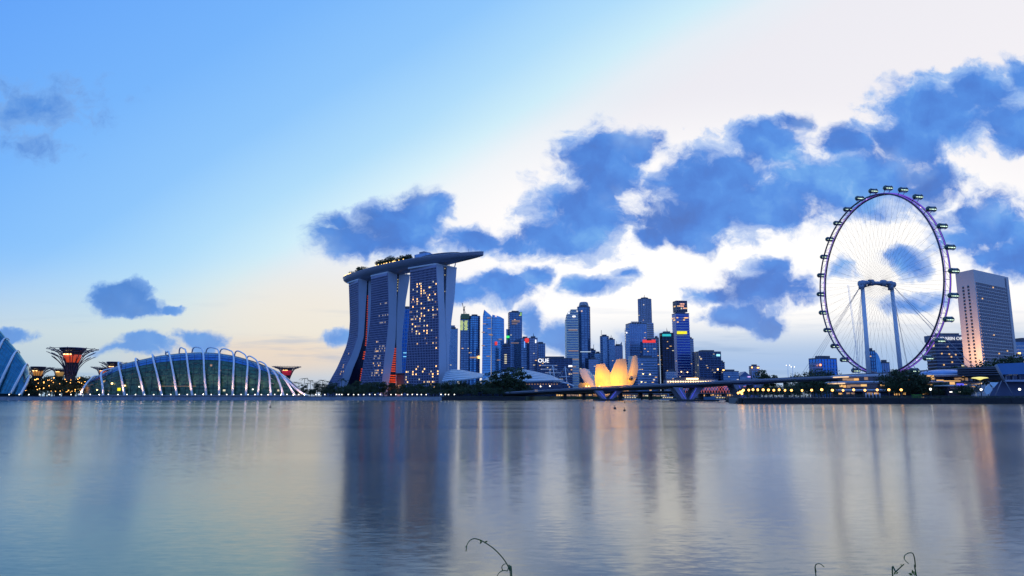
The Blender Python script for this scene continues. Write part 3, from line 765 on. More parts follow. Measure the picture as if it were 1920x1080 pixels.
r_, fp, _, z1 = block('office_tower', 'tall stepped tower with a yellow sign and orange lit upper floors', 1264.5, 1292.5, 588, 1590, 7, .8, mat('royal_glass', (.03, .08, .40), .2, .6, var=.3), m_blueframe, 6, .35, 0, 4)
b = MB(); fp2 = rect(1265.5, 1288.5, 565, 1600, 7, .8); facade(b, fp2, z1 + 5.1, zat(563.5, 1600), 5, .35, 5); b.build('upper_storeys', [g_dark, m_brown], r_); lit(r_, fp2, z1 + 6, zat(565, 1600), 14, 5, [e_window, mat('pale_lamp', (.5, .3, .2), .5, emit=(1, .45, .25), es=1.2)], 4, 2.4)
b = MB(); facade(b, rect(1263.8, 1293, 606, 1586, 7, .8), 2.6, zat(588, 1586), 200, 0); 
lit(r_, rect(1264, 1293, 606, 1582, 7, .8), zat(611, 1590), zat(590, 1590), 12, 5, [e_window], 4, 2.6)
sign(r_, 1269.5, 1288, 621, 626.3, 1580, e_yellow)
for u, v in ((1277.5, 697), (1289, 698), (1281, 709)): sign(r_, u - .8, u + .8, v - .8, v + .8, 1580, e_warm, 'lamp')
block('office_tower', 'slim grey tower standing right behind the yellow-signed one', 1290, 1300, 636, 1660, 0, 1, g_grey, m_greyframe, 5, .4, 0, 1)
r_, fp, _, z1 = block('office_block', 'broad dark block with a pale blue corner logo', 1306, 1353, 660, 1520, 8, .7, g_dark, m_navyframe, 5, .2, 8, 12, cat='office block')
sign(r_, 1343.5, 1350, 664, 668, 1514, e_cyan)
r_, fp, _, z1 = block('office_block', 'narrow dark wing right of the block with the blue logo', 1350, 1358.5, 680, 1530, 0, 1.2, g_dark, m_navyframe, 5, .3, 0, 0, cat='office block'); sign(r_, 1345, 1347, 691.5, 694, 1512, e_warm, 'lamp'); sign(r_, 1355, 1358, 693, 695, 1528, e_orange, 'lamp')
block('office_block', 'low wide navy block beyond the bridge deck', 1356, 1385, 697, 1500, 0, .6, g_navy, m_navyframe, 5, .3, 0, 2, cat='office block')
r_ = thing('gabled_hall', P(1397, 744, 1500), 'small dark hall with a pointed gable beyond the bridge', 'hall')
b = MB(); x0, x1 = xat(1387, 712, 1500), xat(1408, 712, 1500); zg, za = zat(706, 1500), zat(696.5, 1500); xm = (x0 + x1) / 2
b.prism([(x0, 1500), (x1, 1500), (x1, 1530), (x0, 1530)], 2.6, zg); b.build('wall', g_navy, r_)
b = MB(); b.add([(x0 - 1, 1498, zg), (x1 + 1, 1498, zg), (xm, 1498, za), (x0 - 1, 1532, zg), (x1 + 1, 1532, zg), (xm, 1532, za)], [(0, 1, 2), (5, 4, 3), (0, 3, 4, 1), (1, 4, 5, 2), (2, 5, 3, 0)]); b.build('roof', m_navyframe, r_)
sign(r_, 1402, 1407, 705.5, 707.5, 1496, mat('violet_light', (.4, .3, .5), .5, emit=(.75, .5, 1), es=1), 'lamp')
r_, fp, _, z1 = block('lookout_tower', 'small pale stepped tower with orange roof corner lights', 1409, 1423.5, 687.5, 1500, 0, .9, g_pale, m_greyframe, 5, .4, 4, 2, cat='tower')
sign(r_, 1409, 1411, 688, 690, 1497, e_orange, 'lamp'); sign(r_, 1420, 1423, 688.5, 690.5, 1497, e_orange, 'lamp')
# low podium buildings seen between the skyline feet
r_, fp, _, z1 = block('shop_arcade', 'long low arcade with a row of lights above the bridge deck', 1250, 1345, 712, 1450, 0, .25, g_grey, m_paleframe, 4, .3, 6, 0, cat='arcade')
for k in range(19): sign(r_, 1252 + k * 4.7, 1253.8 + k * 4.7, 714.6, 716.4, 1447, e_warm, 'lamp')
sign(r_, 1287, 1309, 709, 711.5, 1446, e_warm, 'lit_canopy')
block('shop_arcade', 'pale low building at the foot of the yellow-signed tower', 1250, 1268, 697, 1470, 0, .5, g_pale, m_paleframe, 5, .35, 4, 3, cat='arcade')
# masts and aerials on some of the flat roofs
for o in [o for o in bpy.data.objects if o.get('category') == 'office tower'][::2]:
    rf = [c for c in o.children if c.name.split('.')[0] == 'roof']
    if not rf: continue
    top = max(v.co.z for v in rf[0].data.vertices) + LOC[o.name].z; b = MB()
    for _ in range(2): b.tube([(LOC[o.name].x + rnd.uniform(-5, 5), LOC[o.name].y + rnd.uniform(-4, 4), top - 1)] + [(b.v[-1][0] if b.v else LOC[o.name].x, LOC[o.name].y, top + rnd.uniform(4, 9))], [.5, .25], 4)
    b.build('aerial', m_darksteel, o)
# right of the wheel's left rim
r_, fp, _, z1 = block('apartment_block', 'flat-topped blue block with a red beacon left of the wheel', 1527, 1574, 673, 1000, 18, .6, g_vivid, m_blueframe, 4.5, .25, 5, 2, cat='building')
b = MB(); facade(b, rect(1524, 1542, 681, 990, 0, .7), 2.6, zat(681, 990), 4.5, .4); b.build('lower_wing', [g_pale, m_blueframe], r_); sign(r_, 1537, 1539.5, 682.5, 686, 985, emis('red_beacon', (1, .25, .1), 4), 'beacon')
r_, fp, _, z1 = block('apartment_tower', 'blue tower with a curved shoulder seen through the wheel', 1628, 1640, 659, 1000, 0, .9, g_blue, m_navyframe, 5, .25, 3, 1, cat='tower')
b = MB(); Y = 1004; n = 8; pts = []
for k in range(n + 1):
    f = k / n; u = lerp(1640, 1653, f); v = 660 + 24 * f ** 2.2; pts.append((xat(u, v, Y), zat(v, Y)))
for k in range(n): b.prism([(pts[k][0], Y), (pts[k + 1][0], Y), (pts[k + 1][0], Y + 20), (pts[k][0], Y + 20)], 2.6, [pts[k][1], pts[k + 1][1], pts[k + 1][1], pts[k][1]])
b.build('curved_wing', g_blue, r_)
block('apartment_tower', 'small blue tower right of the curved-shoulder one, seen through the wheel', 1654, 1667, 681, 1010, 0, .9, g_pale, m_blueframe, 5, .35, 3, 1, cat='tower')
# --- the hotel with rooftop letters and the big pale tower
Y = 830
r_, fp, _, z1 = block('hotel', 'dark banded hotel with white rooftop letters behind the wheel rim', 1752, 1818, 632, Y, 0, .45, g_dark, m_greyframe, 3.9, .3, 0, 0, cat='hotel')
text_mesh('MANDARIN ORIENTAL', 5.4, 'sign_letters', emis('soft_sign', (1, 1, 1), .7), r_, (xat(1789, 634, Y - 1), Y - 1.2, zat(637.5, Y - 1)), (math.pi / 2, 0, 0), .3)
b = MB(); fpw = rect(1751, 1819, 631, Y - .5, 0, .46); b.prism(fpw, zat(640, Y), zat(628, Y)); b.build('parapet', mat('slate_parapet', (.10, .14, .22), .6), r_)
for u, v in ((1780, 664), (1784, 669), (1785.5, 679), (1770, 684), (1792, 665), (1766, 663), (1777, 650)): add_window(r_, P(u, v, Y - 1.2), (0, -1), 1.4, 1.6, e_window)
Y = 700
# corner at (1826, 514): end wall left of it, long window front to its right
cor = P(1825, 507, Y); xl = P(1790.5, 507, 722); xr = P(1891, 524, 748)
corners = [(xl.x, xl.y), (cor.x, cor.y), (xr.x, xr.y)]
ztop = zat(505, Y)
d = Vector((xr.x - cor.x, xr.y - cor.y)); back = [(corners[2][0] - 15, corners[2][1] + 18), (corners[0][0] + d.x * .7, corners[0][1] + d.y * .7 + 10)]
fp = corners + back
root = thing('hotel', (cor.x, cor.y, RZ), 'tall pale tower with two columns of porthole windows on its end wall', 'hotel')
m_pp = mat('hotel_cladding', (0.54, 0.50, 0.50), .6, var=.08, scale=.04)
b = MB(); b.prism(fp, RZ, ztop, 0)
p, q = Vector(corners[1]), Vector(corners[2]); dd = (q - p).normalized(); nr = Vector((dd.y, -dd.x)); L = (q - p).length
ax = (Vector((dd.x, dd.y, 0)), Vector((nr.x, nr.y, 0)), Vector((0, 0, 1)))
b.build('wall', m_pp, root)
g = MB(); floors = 30; zt0, zb0 = ztop - 13, RZ + 12; fh = (zt0 - zb0) / floors; nb = 16; Lw = L * .84
for i in range(floors):
    for j in range(nb):
        c = p + dd * (L * .03 + Lw * (j + .5) / nb) + nr * .12
        g.box((c.x, c.y, zb0 + fh * (i + .45)), (Lw / nb * .76, .3, fh * .64), 0, ax)
g.build('window_front', [mat('hotel_pane', (.02, .03, .09), .3, .1, var=.5, scale=.4)], root)['kind'] = 'stuff'
sl_ = MB()
for i in range(floors + 1):
    c = p + dd * (L * .03 + Lw / 2) + nr * .35; sl_.box((c.x, c.y, zb0 + fh * i + .1), (Lw, .7, fh * .20), 0, ax)
sl_.build('floor_ledges', m_pp, root)
cs = MB(); c = p + dd * (L * .90) + nr * .15; cs.box((c.x, c.y, (ztop + RZ) / 2), (L * .035, .5, ztop - RZ - 4), 0, ax); cs.build('stair_slot', g_dark, root)
p0, q0 = Vector(corners[0]), Vector(corners[1]); d0 = (q0 - p0).normalized(); n0 = Vector((d0.y, -d0.x)); L0 = (q0 - p0).length
for i in range(29):
    for f in (.36, .64):
        c = p0 + d0 * (L0 * f) + n0 * .05
        add_window(root, (c.x, c.y, ztop - 17 - i * (ztop - RZ - 30) / 28.5), n0, 2.2, 1.9, mat('porthole', (.03, .03, .05), .2), 'window')
for u, v in ((1856, 663), (1858, 539), (1836, 560), (1872, 658), (1850, 628)):
    f = (u - 1826) / (1891 - 1826); c = p + dd * (L * f) + nr * .5; add_window(root, (c.x, c.y, zat(v, c.y)), nr, 1.6, 1.3, e_window)
light('hotel_uplight', (xat(1817, 690, 680), 681, 22), 300000, (1.0, 0.52, 0.20), 3, 80, (xat(1808, 600, 712), 712, 62), blend=1)
r_, fp, _, z1 = block('hotel', 'striped building cut by the frame beyond the big pale tower', 1903, 1990, 641, 780, 0, .5, g_navy, m_paleframe, 4.0, .4, 0, 4, cat='hotel')
sign(r_, 1910.5, 1913, 661, 663.5, 778, e_orange, 'lamp')
# ------------------------------------------------------------------ the hotel of three slab towers with the boat-like sky park
def spine(s):
    x, y = -39.0, 933.0; n = 40
    for i in range(n):
        ss = s * (i + .5) / n; be = R(29 + 31 * ss / 340); x -= math.cos(be) * s / n; y += math.sin(be) * s / n
    return Vector((x, y)), R(29 + 31 * s / 340)
def solve(f, lo, hi, target):
    a = f(lo) < f(hi)
    for _ in range(50):
        m = (lo + hi) / 2
        if (f(m) < target) == a: lo = m
        else: hi = m
    return (lo + hi) / 2
m_cell = mat('room_glass', (.022, .032, .10), .15, .35, var=.5, scale=.3)
m_grid = mat('balcony_slab', (.25, .27, .44), .5, var=.1)
TOWERS = [
 dict(label='left slab tower, most strongly flared at its foot', u=672, v=536, L=44, nb=13,
      east=[(536,672,688,655),(600,672.5,684,657),(630,671,682,655),(650,665,677.5,650),(670,657.5,671,641.7),(690,647.5,662.5,633),(715,640,654,619),(746,626,640,602)],
      west=[(536,691,706),(600,690,704),(640,688,702),(690,684,698),(746,680,695)], red=[(555,650,.22),(660,674,.30),(692,716,.26)], ltn=12, nlit=6),
 dict(label='middle slab tower, splitting into two legs with an orange glow between', u=727, v=519, L=46, nb=15,
      east=[(518,727,744.5,697),(560,728.5,744,696.5),(600,729,743,695),(640,725,741.5,690),(660,722.5,739,686.5),(690,719,733.5,681),(715,716.5,730,676.5),(746,712,725,671)],
      west=[(518,748.5,768),(560,746,761),(600,744,757),(640,743.5,753.5),(690,743,754),(715,742.5,755),(746,742,756)], red=[(654,698,.8),(704,720,1.0)], ltn=0, nlit=62),
 dict(label='right slab tower, nearest, with scattered lit rooms and a narrow wedge at its top', u=818, v=500, L=56, nb=20,
      east=[(500,818,831.5,770),(560,821,833,769),(600,823,835.4,768),(650,823,836.5,764),(690,823,837.5,761.5),(718,823,838,760),(746,823,838.5,758)],
      west=[(500,838,856),(550,836.3,852.5),(580,835.2,849),(600,836.0,846.5),(650,837,843),(690,838,841.5),(718,838.4,840.8),(746,838.9,841)], red=[], ltn=0, nlit=0)]
HOTEL = thing('slab_hotel', (*spine(200)[0], LZ), 'hotel of three curved slab towers carrying a long boat-shaped sky park', 'hotel')
ZT = 186.0
def build_tower(T):
    def corner(s, m):
        p, be = spine(s); return p + Vector((math.sin(be), math.cos(be))) * m
    s0 = solve(lambda s: proj((*corner(s, -18), zat(T['v'], corner(s, -18).y)))[0], 60, 335, T['u'])
    mid, be = spine(s0 + T['L'] / 2)
    A = Vector((math.cos(be), -math.sin(be))); M = Vector((math.sin(be), math.cos(be)))      # along the front to the right; into the depth
    R0 = mid + A * (T['L'] / 2); L0 = mid - A * (T['L'] / 2)
    def off(base, v, u):
        z = zat(v, base.y - 8)
        m = solve(lambda m: proj((*(base + M * m), z))[0], -80, 60, u); return z, m
    eF = sorted(off(R0, r[0], r[1]) for r in T['east']); eB = sorted(off(R0, r[0], r[2]) for r in T['east']); eL = sorted(off(L0, r[0], r[3]) for r in T['east'])
    wF = sorted(off(R0, r[0], r[1]) for r in T['west']); wB = sorted(off(R0, r[0], r[2]) for r in T['west'])
    V3 = lambda p, z: Vector((p.x, p.y, z))
    N = 48; zs = [lerp(LZ, ZT, i / N) for i in range(N + 1)]
    fr = lambda z: R0 + M * interp(eF, z); bk = lambda z: R0 + M * interp(eB, z); fl = lambda z: L0 + M * interp(eL, z)
    # front slab: body, room glass on the front, balcony grid
    b = MB(); vs = []; fs = []
    for z in zs:
        th = (interp(eB, z) - interp(eF, z))
        vs += [V3(fl(z), z), V3(fr(z), z), V3(bk(z), z), V3(fl(z) + M * th, z)]
    for i in range(N):
        a = i * 4
        fs += [(a + k, a + (k + 1) % 4, a + 4 + (k + 1) % 4, a + 4 + k) for k in range(4)]
    fs.append((N * 4, N * 4 + 1, N * 4 + 2, N * 4 + 3)); b.add(vs, fs, 0)
    for f in range(len(b.f)):
        if f < N * 4 and f % 4 == 0: b.mi[f] = 1
    sf = 'front_slab'; b.build(sf, [m_hotel_end, m_cell], HOTEL)
    g = MB(); floors = 50; zf = [lerp(LZ, ZT - 4, i / floors) for i in range(floors + 1)]
    for z in zf[1:]:
        a, c = fl(z), fr(z); dd = (c - a).normalized(); nn = Vector((dd.y, -dd.x)); o = nn * 1.0
        g.add([V3(a, z), V3(a + o, z), V3(c + o, z), V3(c, z), V3(a, z + .70), V3(a + o, z + .70), V3(c + o, z + .70), V3(c, z + .70)],
              [(0, 1, 2, 3), (7, 6, 5, 4), (0, 4, 5, 1), (1, 5, 6, 2), (2, 6, 7, 3)])
    for j in range(T['nb'] + 1):
        f = j / T['nb']; pv = None
        for z in zf[::2] + [ZT - 1]:
            a, c = fl(z), fr(z); dd = (c - a).normalized(); nn = Vector((dd.y, -dd.x)); q = a + (c - a) * f; w = dd * .32
            cur = [V3(q - w, z), V3(q - w + nn * .8, z), V3(q + w + nn * .8, z), V3(q + w, z)]
            if pv: g.add(pv + cur, [(0, 4, 5, 1), (1, 5, 6, 2), (2, 6, 7, 3)])
            pv = cur
    z0, z1 = ZT - 4, ZT
    a, c = fl(z1), fr(z1); nn = Vector((A.y, -A.x)) * 1.1
    g.add([V3(a, z0), V3(a + nn, z0), V3(c + nn, z0), V3(c, z0), V3(a, z1), V3(a + nn, z1), V3(c + nn, z1), V3(c, z1)], [(0, 1, 2, 3), (7, 6, 5, 4), (0, 4, 5, 1), (1, 5, 6, 2), (2, 6, 7, 3)])
    g.build('balcony_grid', m_grid, HOTEL)
    # rear slab
    b = MB(); vs = []; fs = []
    for z in zs:
        f, k = R0 + M * interp(wF, z), R0 + M * interp(wB, z); lo = -A * (T['L'] + 2)
        vs += [V3(f + lo, z), V3(f, z), V3(k, z), V3(k + lo, z)]
    for i in range(N): fs += [(i * 4 + k, i * 4 + (k + 1) % 4, i * 4 + 4 + (k + 1) % 4, i * 4 + 4 + k) for k in range(4)]
    fs.append((N * 4, N * 4 + 1, N * 4 + 2, N * 4 + 3)); b.add(vs, fs, 0); b.build('rear_slab', m_hotel_end, HOTEL)
    # the glazed gap between them: dark glass, glowing storeys
    b = MB(); vs = []; fs = []
    for z in zs:
        f, k = bk(z) - A * 1.4, R0 + M * max(interp(wF, z), interp(eB, z) + .02) - A * 1.4
        vs += [V3(f, z), V3(k, z)]
    for i in range(N): fs.append((i * 2, i * 2 + 1, i * 2 + 3, i * 2 + 2))
    b.add(vs, fs, 0); b.build('atrium_glazing', mat('atrium_glass', (.015, .02, .05), .2, .3), HOTEL)
    for (va, vb, wd) in T['red']:
        v = va
        while v < vb:
            z = zat(v, R0.y); f, k = interp(eB, z), max(interp(wF, z), interp(eB, z) + .05)
            if k - f > .6:
                w = (k - f) * wd; cen = R0 + M * ((f + k) / 2 if wd > .5 else k - w * .5 - .5) - A * .9
                b = MB(); b.box((cen.x, cen.y, z), (.5, w, 1.6), 0, (Vector((A.x, A.y, 0)), Vector((M.x, M.y, 0)), Vector((0, 0, 1)))); b.build('atrium_light', e_atrium, HOTEL)
            v += 4.2
    # lit rooms
    def room(f, z, m, nm='lit_window'):
        a, c = fl(z), fr(z); dd = (c - a).normalized(); nn = Vector((dd.y, -dd.x)); q = a + (c - a) * f + nn * .45
        add_window(HOTEL, (q.x, q.y, z), nn, 1.8, 1.9, m, nm)
    T['room'] = room; T['R0'] = R0; T['L0'] = L0; T['M'] = M; T['A'] = A; T['fr'] = fr; T['fl'] = fl
    # roof cap under the sky park
    b = MB(); tf, tb = R0 + M * interp(eF, ZT), R0 + M * interp(wB, ZT); lo = -A * T['L']
    b.prism([tuple(tf + A * .3 - M * .8), tuple(tb + A * .3 + M * .3), tuple(tb + lo), tuple(tf + lo - M * .8)], ZT + .01, ZT + 2.2); b.build('roof_cap', m_paleframe, HOTEL)
    b = MB()
    for f in (.08, .3, .5, .7, .92):
        for mm in (-8, 8):
            q = L0 + (R0 - L0) * f + M * (18 + mm); b.tube([(q.x, q.y, ZT + 2), (q.x + A.x * 2, q.y + A.y * 2, ZT + 9)], .8, 6)
    b.build('sky_park_supports', m_greyframe, HOTEL)
for T in TOWERS: build_tower(T)
cells = [(783,530),(788,530),(783,534),(790,533),(776,539),(791,537),(791,541),(783,546),(790,546),(797,543),(805,542),(809,541),(813,532),(818,536),(790,550),(797,551),(775,558),(782,558),(805,555),(805,558.5),(805,563),(816,553),(812,566),(782,565),(790,568),(774,572),(774,575),(797,580),(812,577),(804,583),(792,587),(796,592),(812,582),(812,590),(782,585),(782,590),(774,598),(789,597),(789,601),(796,600),(774,606),(781,610),(796,612),(803,612),(774,618),(781,620),(795,620),(803,619),(788,625),(811,619),(803,627),(781,625),
         (818,652),(818,686),(763,695),(767,698),(774,698),(774,703),(782,694),(781,703),(793,698),(797,694),(809,698),(812,702),(820,697),(820,702),(762,707),(765,715),(812,706),(788,711),(803,715),(811,719)]
T = TOWERS[2]; e_room = emis('room_light', (1.0, .56, .18), 2.2)
for (u, v) in cells:
    z = zat(v, 1000); a, c = T['fl'](z), T['fr'](z); ua, uc = proj((*a, z))[0], proj((*c, z))[0]
    z = zat(v, a.y + (c.y - a.y) * .6); f = min(.975, max(.025, (u - ua) / (uc - ua))); nb = T['nb']
    f = (int(f * nb) + .5) / nb; k = (ZT - 4 - LZ) / 50; z = LZ + (int((z - LZ) / k) + .62) * k
    T['room'](f, z, rnd.choice([e_room, e_room, e_windowp]))
for i in range(46):
    k = (ZT - 4 - LZ) / 50; T['room']((rnd.randrange(T['nb']) + .5) / T['nb'], LZ + (rnd.choice([3, 4, 5, 6, 8, 11, 20, 22, 25, 27, 30, 31, 33, 34, 36, 37, 39, 40]) + .62) * k, rnd.choice([e_window, e_dimglow, e_dimglow]))
e_faint = emis('faint_window', (.75, .58, .42), .42)
for T in TOWERS[:2]:
    for i in range(T['nlit']):
        nb = T['nb']; k = (ZT - 4 - LZ) / 50
        T['room']((rnd.randrange(nb // 2, nb) + .5) / nb, LZ + (rnd.choice([8, 9, 10, 12, 13, 15, 16, 18, 19, 20, 22, 30, 33, 38]) + .62) * k, e_faint if T is TOWERS[1] and rnd.random() < .85 else e_window)
for T, pts in ((TOWERS[1], [(746.5, 524), (746.5, 529), (746, 534), (746, 539), (745.5, 545)]), (TOWERS[2], [(835, 503), (834.8, 546), (835, 515)])):
    for (u, v) in pts:
        z = zat(v, T['R0'].y); m = solve(lambda m: proj((*(T['R0'] + T['M'] * m), z))[0], -80, 60, u); q = T['R0'] + T['M'] * m - T['A'] * .8
        b = MB(); b.box((q.x, q.y, z), (.6, 1.5, 1.2)); b.build('gap_lamp', e_windowp, HOTEL)
# sky park hull
def hull_w(s):   # half width along the length, s from the tip
    return 19 * min(1, (max(s, .3) / 95)) ** .62 * (1 if s < 300 else math.sqrt(max(.02, 1 - ((s - 300) / 40.5) ** 2)))
def hull_d(s): return (4.2 + 8.8 * min(1, s / 110) ** .6) * (1 if s < 290 else max(.42, 1 - (s - 290) / 86))
ZD = 199.0
b = MB(); SS = [0.5, 3, 8, 15, 25, 40, 60, 80, 105, 130, 155, 180, 205, 230, 255, 280, 300, 315, 325, 333, 338, 340.3]; K = 11; vs = []; fs = []
for s in SS:
    p, be = spine(s); M = Vector((math.sin(be), math.cos(be))); w, dp = hull_w(s), hull_d(s)
    for k in range(K):
        a = math.pi * k / (K - 1); vs.append((*(p - M * (w * math.cos(a))), ZD - dp * math.sin(a) ** .7))
for i in range(len(SS) - 1):
    for k in range(K - 1): fs.append((i * K + k, (i + 1) * K + k, (i + 1) * K + k + 1, i * K + k + 1))
b.add(vs, fs, 0, True); b.add([vs[k] for k in range(K)], [tuple(range(K))]); b.add([vs[(len(SS) - 1) * K + k] for k in range(K)], [tuple(range(K))[::-1]])
b.build('sky_park_hull', m_hull, HOTEL)
b = MB(); vs = []
for s in SS:
    p, be = spine(s); M = Vector((math.sin(be), math.cos(be))); w = hull_w(s) + .5
    vs += [(*(p - M * w), ZD), (*(p - M * w), ZD + 1.3), (*(p + M * w), ZD + 1.3), (*(p + M * w), ZD)]
fs = []
for i in range(len(SS) - 1): fs += [(i * 4 + k, i * 4 + (k + 1) % 4, i * 4 + 4 + (k + 1) % 4, i * 4 + 4 + k) for k in range(4)]
fs += [(0, 1, 2, 3), tuple(len(vs) - 4 + k for k in (3, 2, 1, 0))]; b.add(vs, fs); b.build('sky_park_deck', m_greyframe, HOTEL)
def deck_pt(s, m, h=1.3):
    p, be = spine(s); q = p + Vector((math.sin(be), math.cos(be))) * m; return Vector((q.x, q.y, ZD + h))
def deck_box(name, s0, s1, m0, m1, h, mt, h0=1.31):
    c = [deck_pt(s0, m0), deck_pt(s0, m1), deck_pt(s1, m1), deck_pt(s1, m0)]
    b = MB(); b.prism([(q.x, q.y) for q in c], ZD + h0, ZD + h0 + h); return b.build(name, mt, HOTEL)
deck_box('lift_pavilion', 96, 122, -6, 12, 8.5, g_pale); deck_box('lift_pavilion', 104, 114, -4, 10, 3.2, m_greyframe, 9.83)
b = MB(); prev = None
for k in range(15):                                         # the long low curved roof of the restaurant toward the bow
    s = lerp(40, 100, k / 14); h = 1.4 + 4.2 * math.sin(math.pi * min(1, (k + 1) / 15.5)) ** .6; wv = hull_w(s) * .72
    cur = [deck_pt(s, -wv), deck_pt(s, -wv, 1.3 + h * .6), deck_pt(s, 0, 1.3 + h), deck_pt(s, wv, 1.3 + h * .6), deck_pt(s, wv)]
    if prev: b.add(prev + cur, [(i, i + 5, i + 6, i + 1) for i in range(4)], 0, True)
    prev = cur
b.build('restaurant_roof', m_plant, HOTEL)
deck_box('pool_terrace', 208, 236, -13, 4, 2.6, m_brown); deck_box('pavilion', 326, 333, -4, 6, 3.0, g_pale)
b = MB()
for k in range(12):
    q = deck_pt(4 + k * 3, 0); b.tube([q, q + Vector((0, 0, 1.4))], .08, 4)
q = deck_pt(26, 2); b.tube([q, q + Vector((0, 0, 7))], .2, 4); b.build('railing', m_darksteel, HOTEL)
for i in range(56):
    s = rnd.choice([rnd.uniform(128, 206), rnd.uniform(128, 206), rnd.uniform(246, 322)]); m = rnd.uniform(-16, 0); k = rnd.randrange(4)
    plant(TREES[k], deck_pt(s, m), 'small dark tree in the garden on top of the sky park', 'tree', 'trees on the sky park', rnd.uniform(0, 6), rnd.uniform(.5, .9))
def small_lamp(m, r=.55, h=1.0):
    root = thing('garden_lamp', (0, 0, 0), '', 'lamp'); b = MB(); b.tube([(0, 0, -.2), (0, 0, h)], .06, 5); b.build('post', m_darksteel, root)
    b = MB(); b.sphere((0, 0, h + r * .8), r, 8); b.build('globe', m, root); return root
sk = small_lamp(emis('sky_lamp', (1, .62, .18), 3.0), .7)
for i in range(26):
    s = rnd.choice([rnd.uniform(132, 206), rnd.uniform(132, 206), rnd.uniform(280, 318)])
    plant(sk, deck_pt(s, -hull_w(s) * .93), 'warm lamp at the edge of the sky park among its trees', 'lamp', 'lamps on the sky park', 0, rnd.uniform(.7, 1.1))
# low links between the tower feet, and the vivid blue building in the gap
r_, fp, _, z1 = block('office_tower', 'bright blue glass slab seen in the gap between two slab towers', 754.5, 770, 579, 1290, 0, .6, g_vivid, m_blueframe, 7, .12, 4, 0)
for v in (661, 668): sign(r_, 756, 764, v, v + 1.2, 1287, emis('cool_floor', (.3, .85, 1), 1), 'lit_floor')
b = MB(); T = TOWERS[1]; 
def link(T, v0, v1, mt, nm, out=14, sp=(0, 44)):
    p = T['R0'] + T['M'] * 2; b = MB(); q = [p + T['M'] * sp[0], p + T['M'] * sp[0] + T['A'] * out, p + T['M'] * sp[1] + T['A'] * out, p + T['M'] * sp[1]]
    b.prism([tuple(x) for x in q], zat(v1, p.y), zat(v0, p.y)); return b.build(nm, mt, HOTEL)
link(TOWERS[0], 686, 690, m_paleframe, 'link_roof', 26); link(TOWERS[0], 690.2, 722, mat('link_glass', (.10, .11, .14), .25, .3), 'link_hall', 24, (1, 42))
link(TOWERS[1], 700, 702.5, m_darksteel, 'link_roof', 30); link(TOWERS[1], 702.8, 722, mat('link_glass', (.10, .11, .14), .25, .3), 'link_hall', 28, (1, 42))
light('atrium_glow_lamp', (TOWERS[1]['R0'].x + 8, TOWERS[1]['R0'].y - 6, 16), 9000, (1, .3, .08), 3)
# ------------------------------------------------------------------ the ribbed glass dome
DOME = thing('ribbed_glass_dome', P(365, 744, 640), 'long low glass conservatory under a row of white arched ribs', 'conservatory')
YF, YC, YB = 616.0, 644.0, 690.0
crest = [(158,724),(165,715),(180,706),(200,697),(222,685),(254,677),(300,667),(340,662.5),(376,661),(410,662.5),(440,667.5),(470,676),(500,688),(522,699),(540,712),(556,726),(566,736)]
stations = []
for i in range(64):
    u = lerp(159, 565, i / 63); c = P(u, interp(crest, u), YC); stations.append(c)
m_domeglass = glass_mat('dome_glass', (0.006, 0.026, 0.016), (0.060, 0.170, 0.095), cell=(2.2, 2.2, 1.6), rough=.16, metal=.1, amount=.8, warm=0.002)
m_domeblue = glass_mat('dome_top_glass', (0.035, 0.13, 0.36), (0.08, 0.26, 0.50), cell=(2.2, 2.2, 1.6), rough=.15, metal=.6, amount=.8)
def shell_pt(c, a):
    """a 0..1 from the front foot over the crest to the back foot"""
    h = c.z - LZ
    if a <= .5:
        t = a * math.pi; y = YC - (YC - YF) * min(1, h / 26) * math.cos(t) ** .9 if t < math.pi / 2 else YC
        return Vector((c.x * (y / YC) * 1.0, y, LZ + h * math.sin(t) ** .62))
    t = (a - .5) * math.pi; return Vector((c.x * 1.0, YC + (YB - YC) * min(1, h / 26) * math.sin(t), LZ + h * max(0, math.cos(t)) ** .62))
NA = 20; g = MB(); vs = []
for c in stations: vs += [shell_pt(c, k / NA) for k in range(NA + 1)]
for i in range(len(stations) - 1):
    for k in range(NA):
        a = i * (NA + 1) + k
        hz = (vs[a].z + vs[a + 1].z) / 2 - LZ; H = stations[i].z - LZ
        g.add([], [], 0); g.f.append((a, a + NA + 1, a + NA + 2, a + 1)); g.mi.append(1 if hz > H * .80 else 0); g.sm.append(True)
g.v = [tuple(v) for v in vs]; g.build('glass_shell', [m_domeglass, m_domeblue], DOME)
# glazing bars
b = MB()
for i in range(0, len(stations), 2):
    b.tube([shell_pt(stations[i], k / NA) - Vector((0, .25, -.1)) for k in range(0, NA // 2 + 3)], .13, 4)
for k in range(1, NA // 2 + 2):
    b.tube([shell_pt(c, k / NA) - Vector((0, .25, -.1)) for c in stations], .11, 4)
b.build('glazing_bars', mat('glazing_bar', (.07, .11, .13), .4, .3), DOME)
b = MB(); a, c = P(158, 744, YF - 1), P(566, 744, YF - 1); b.box(((a.x + c.x) / 2, YF - 1.0, LZ + .6), (c.x - a.x, 1.2, 1.3)); b.build('plinth', m_stone, DOME)
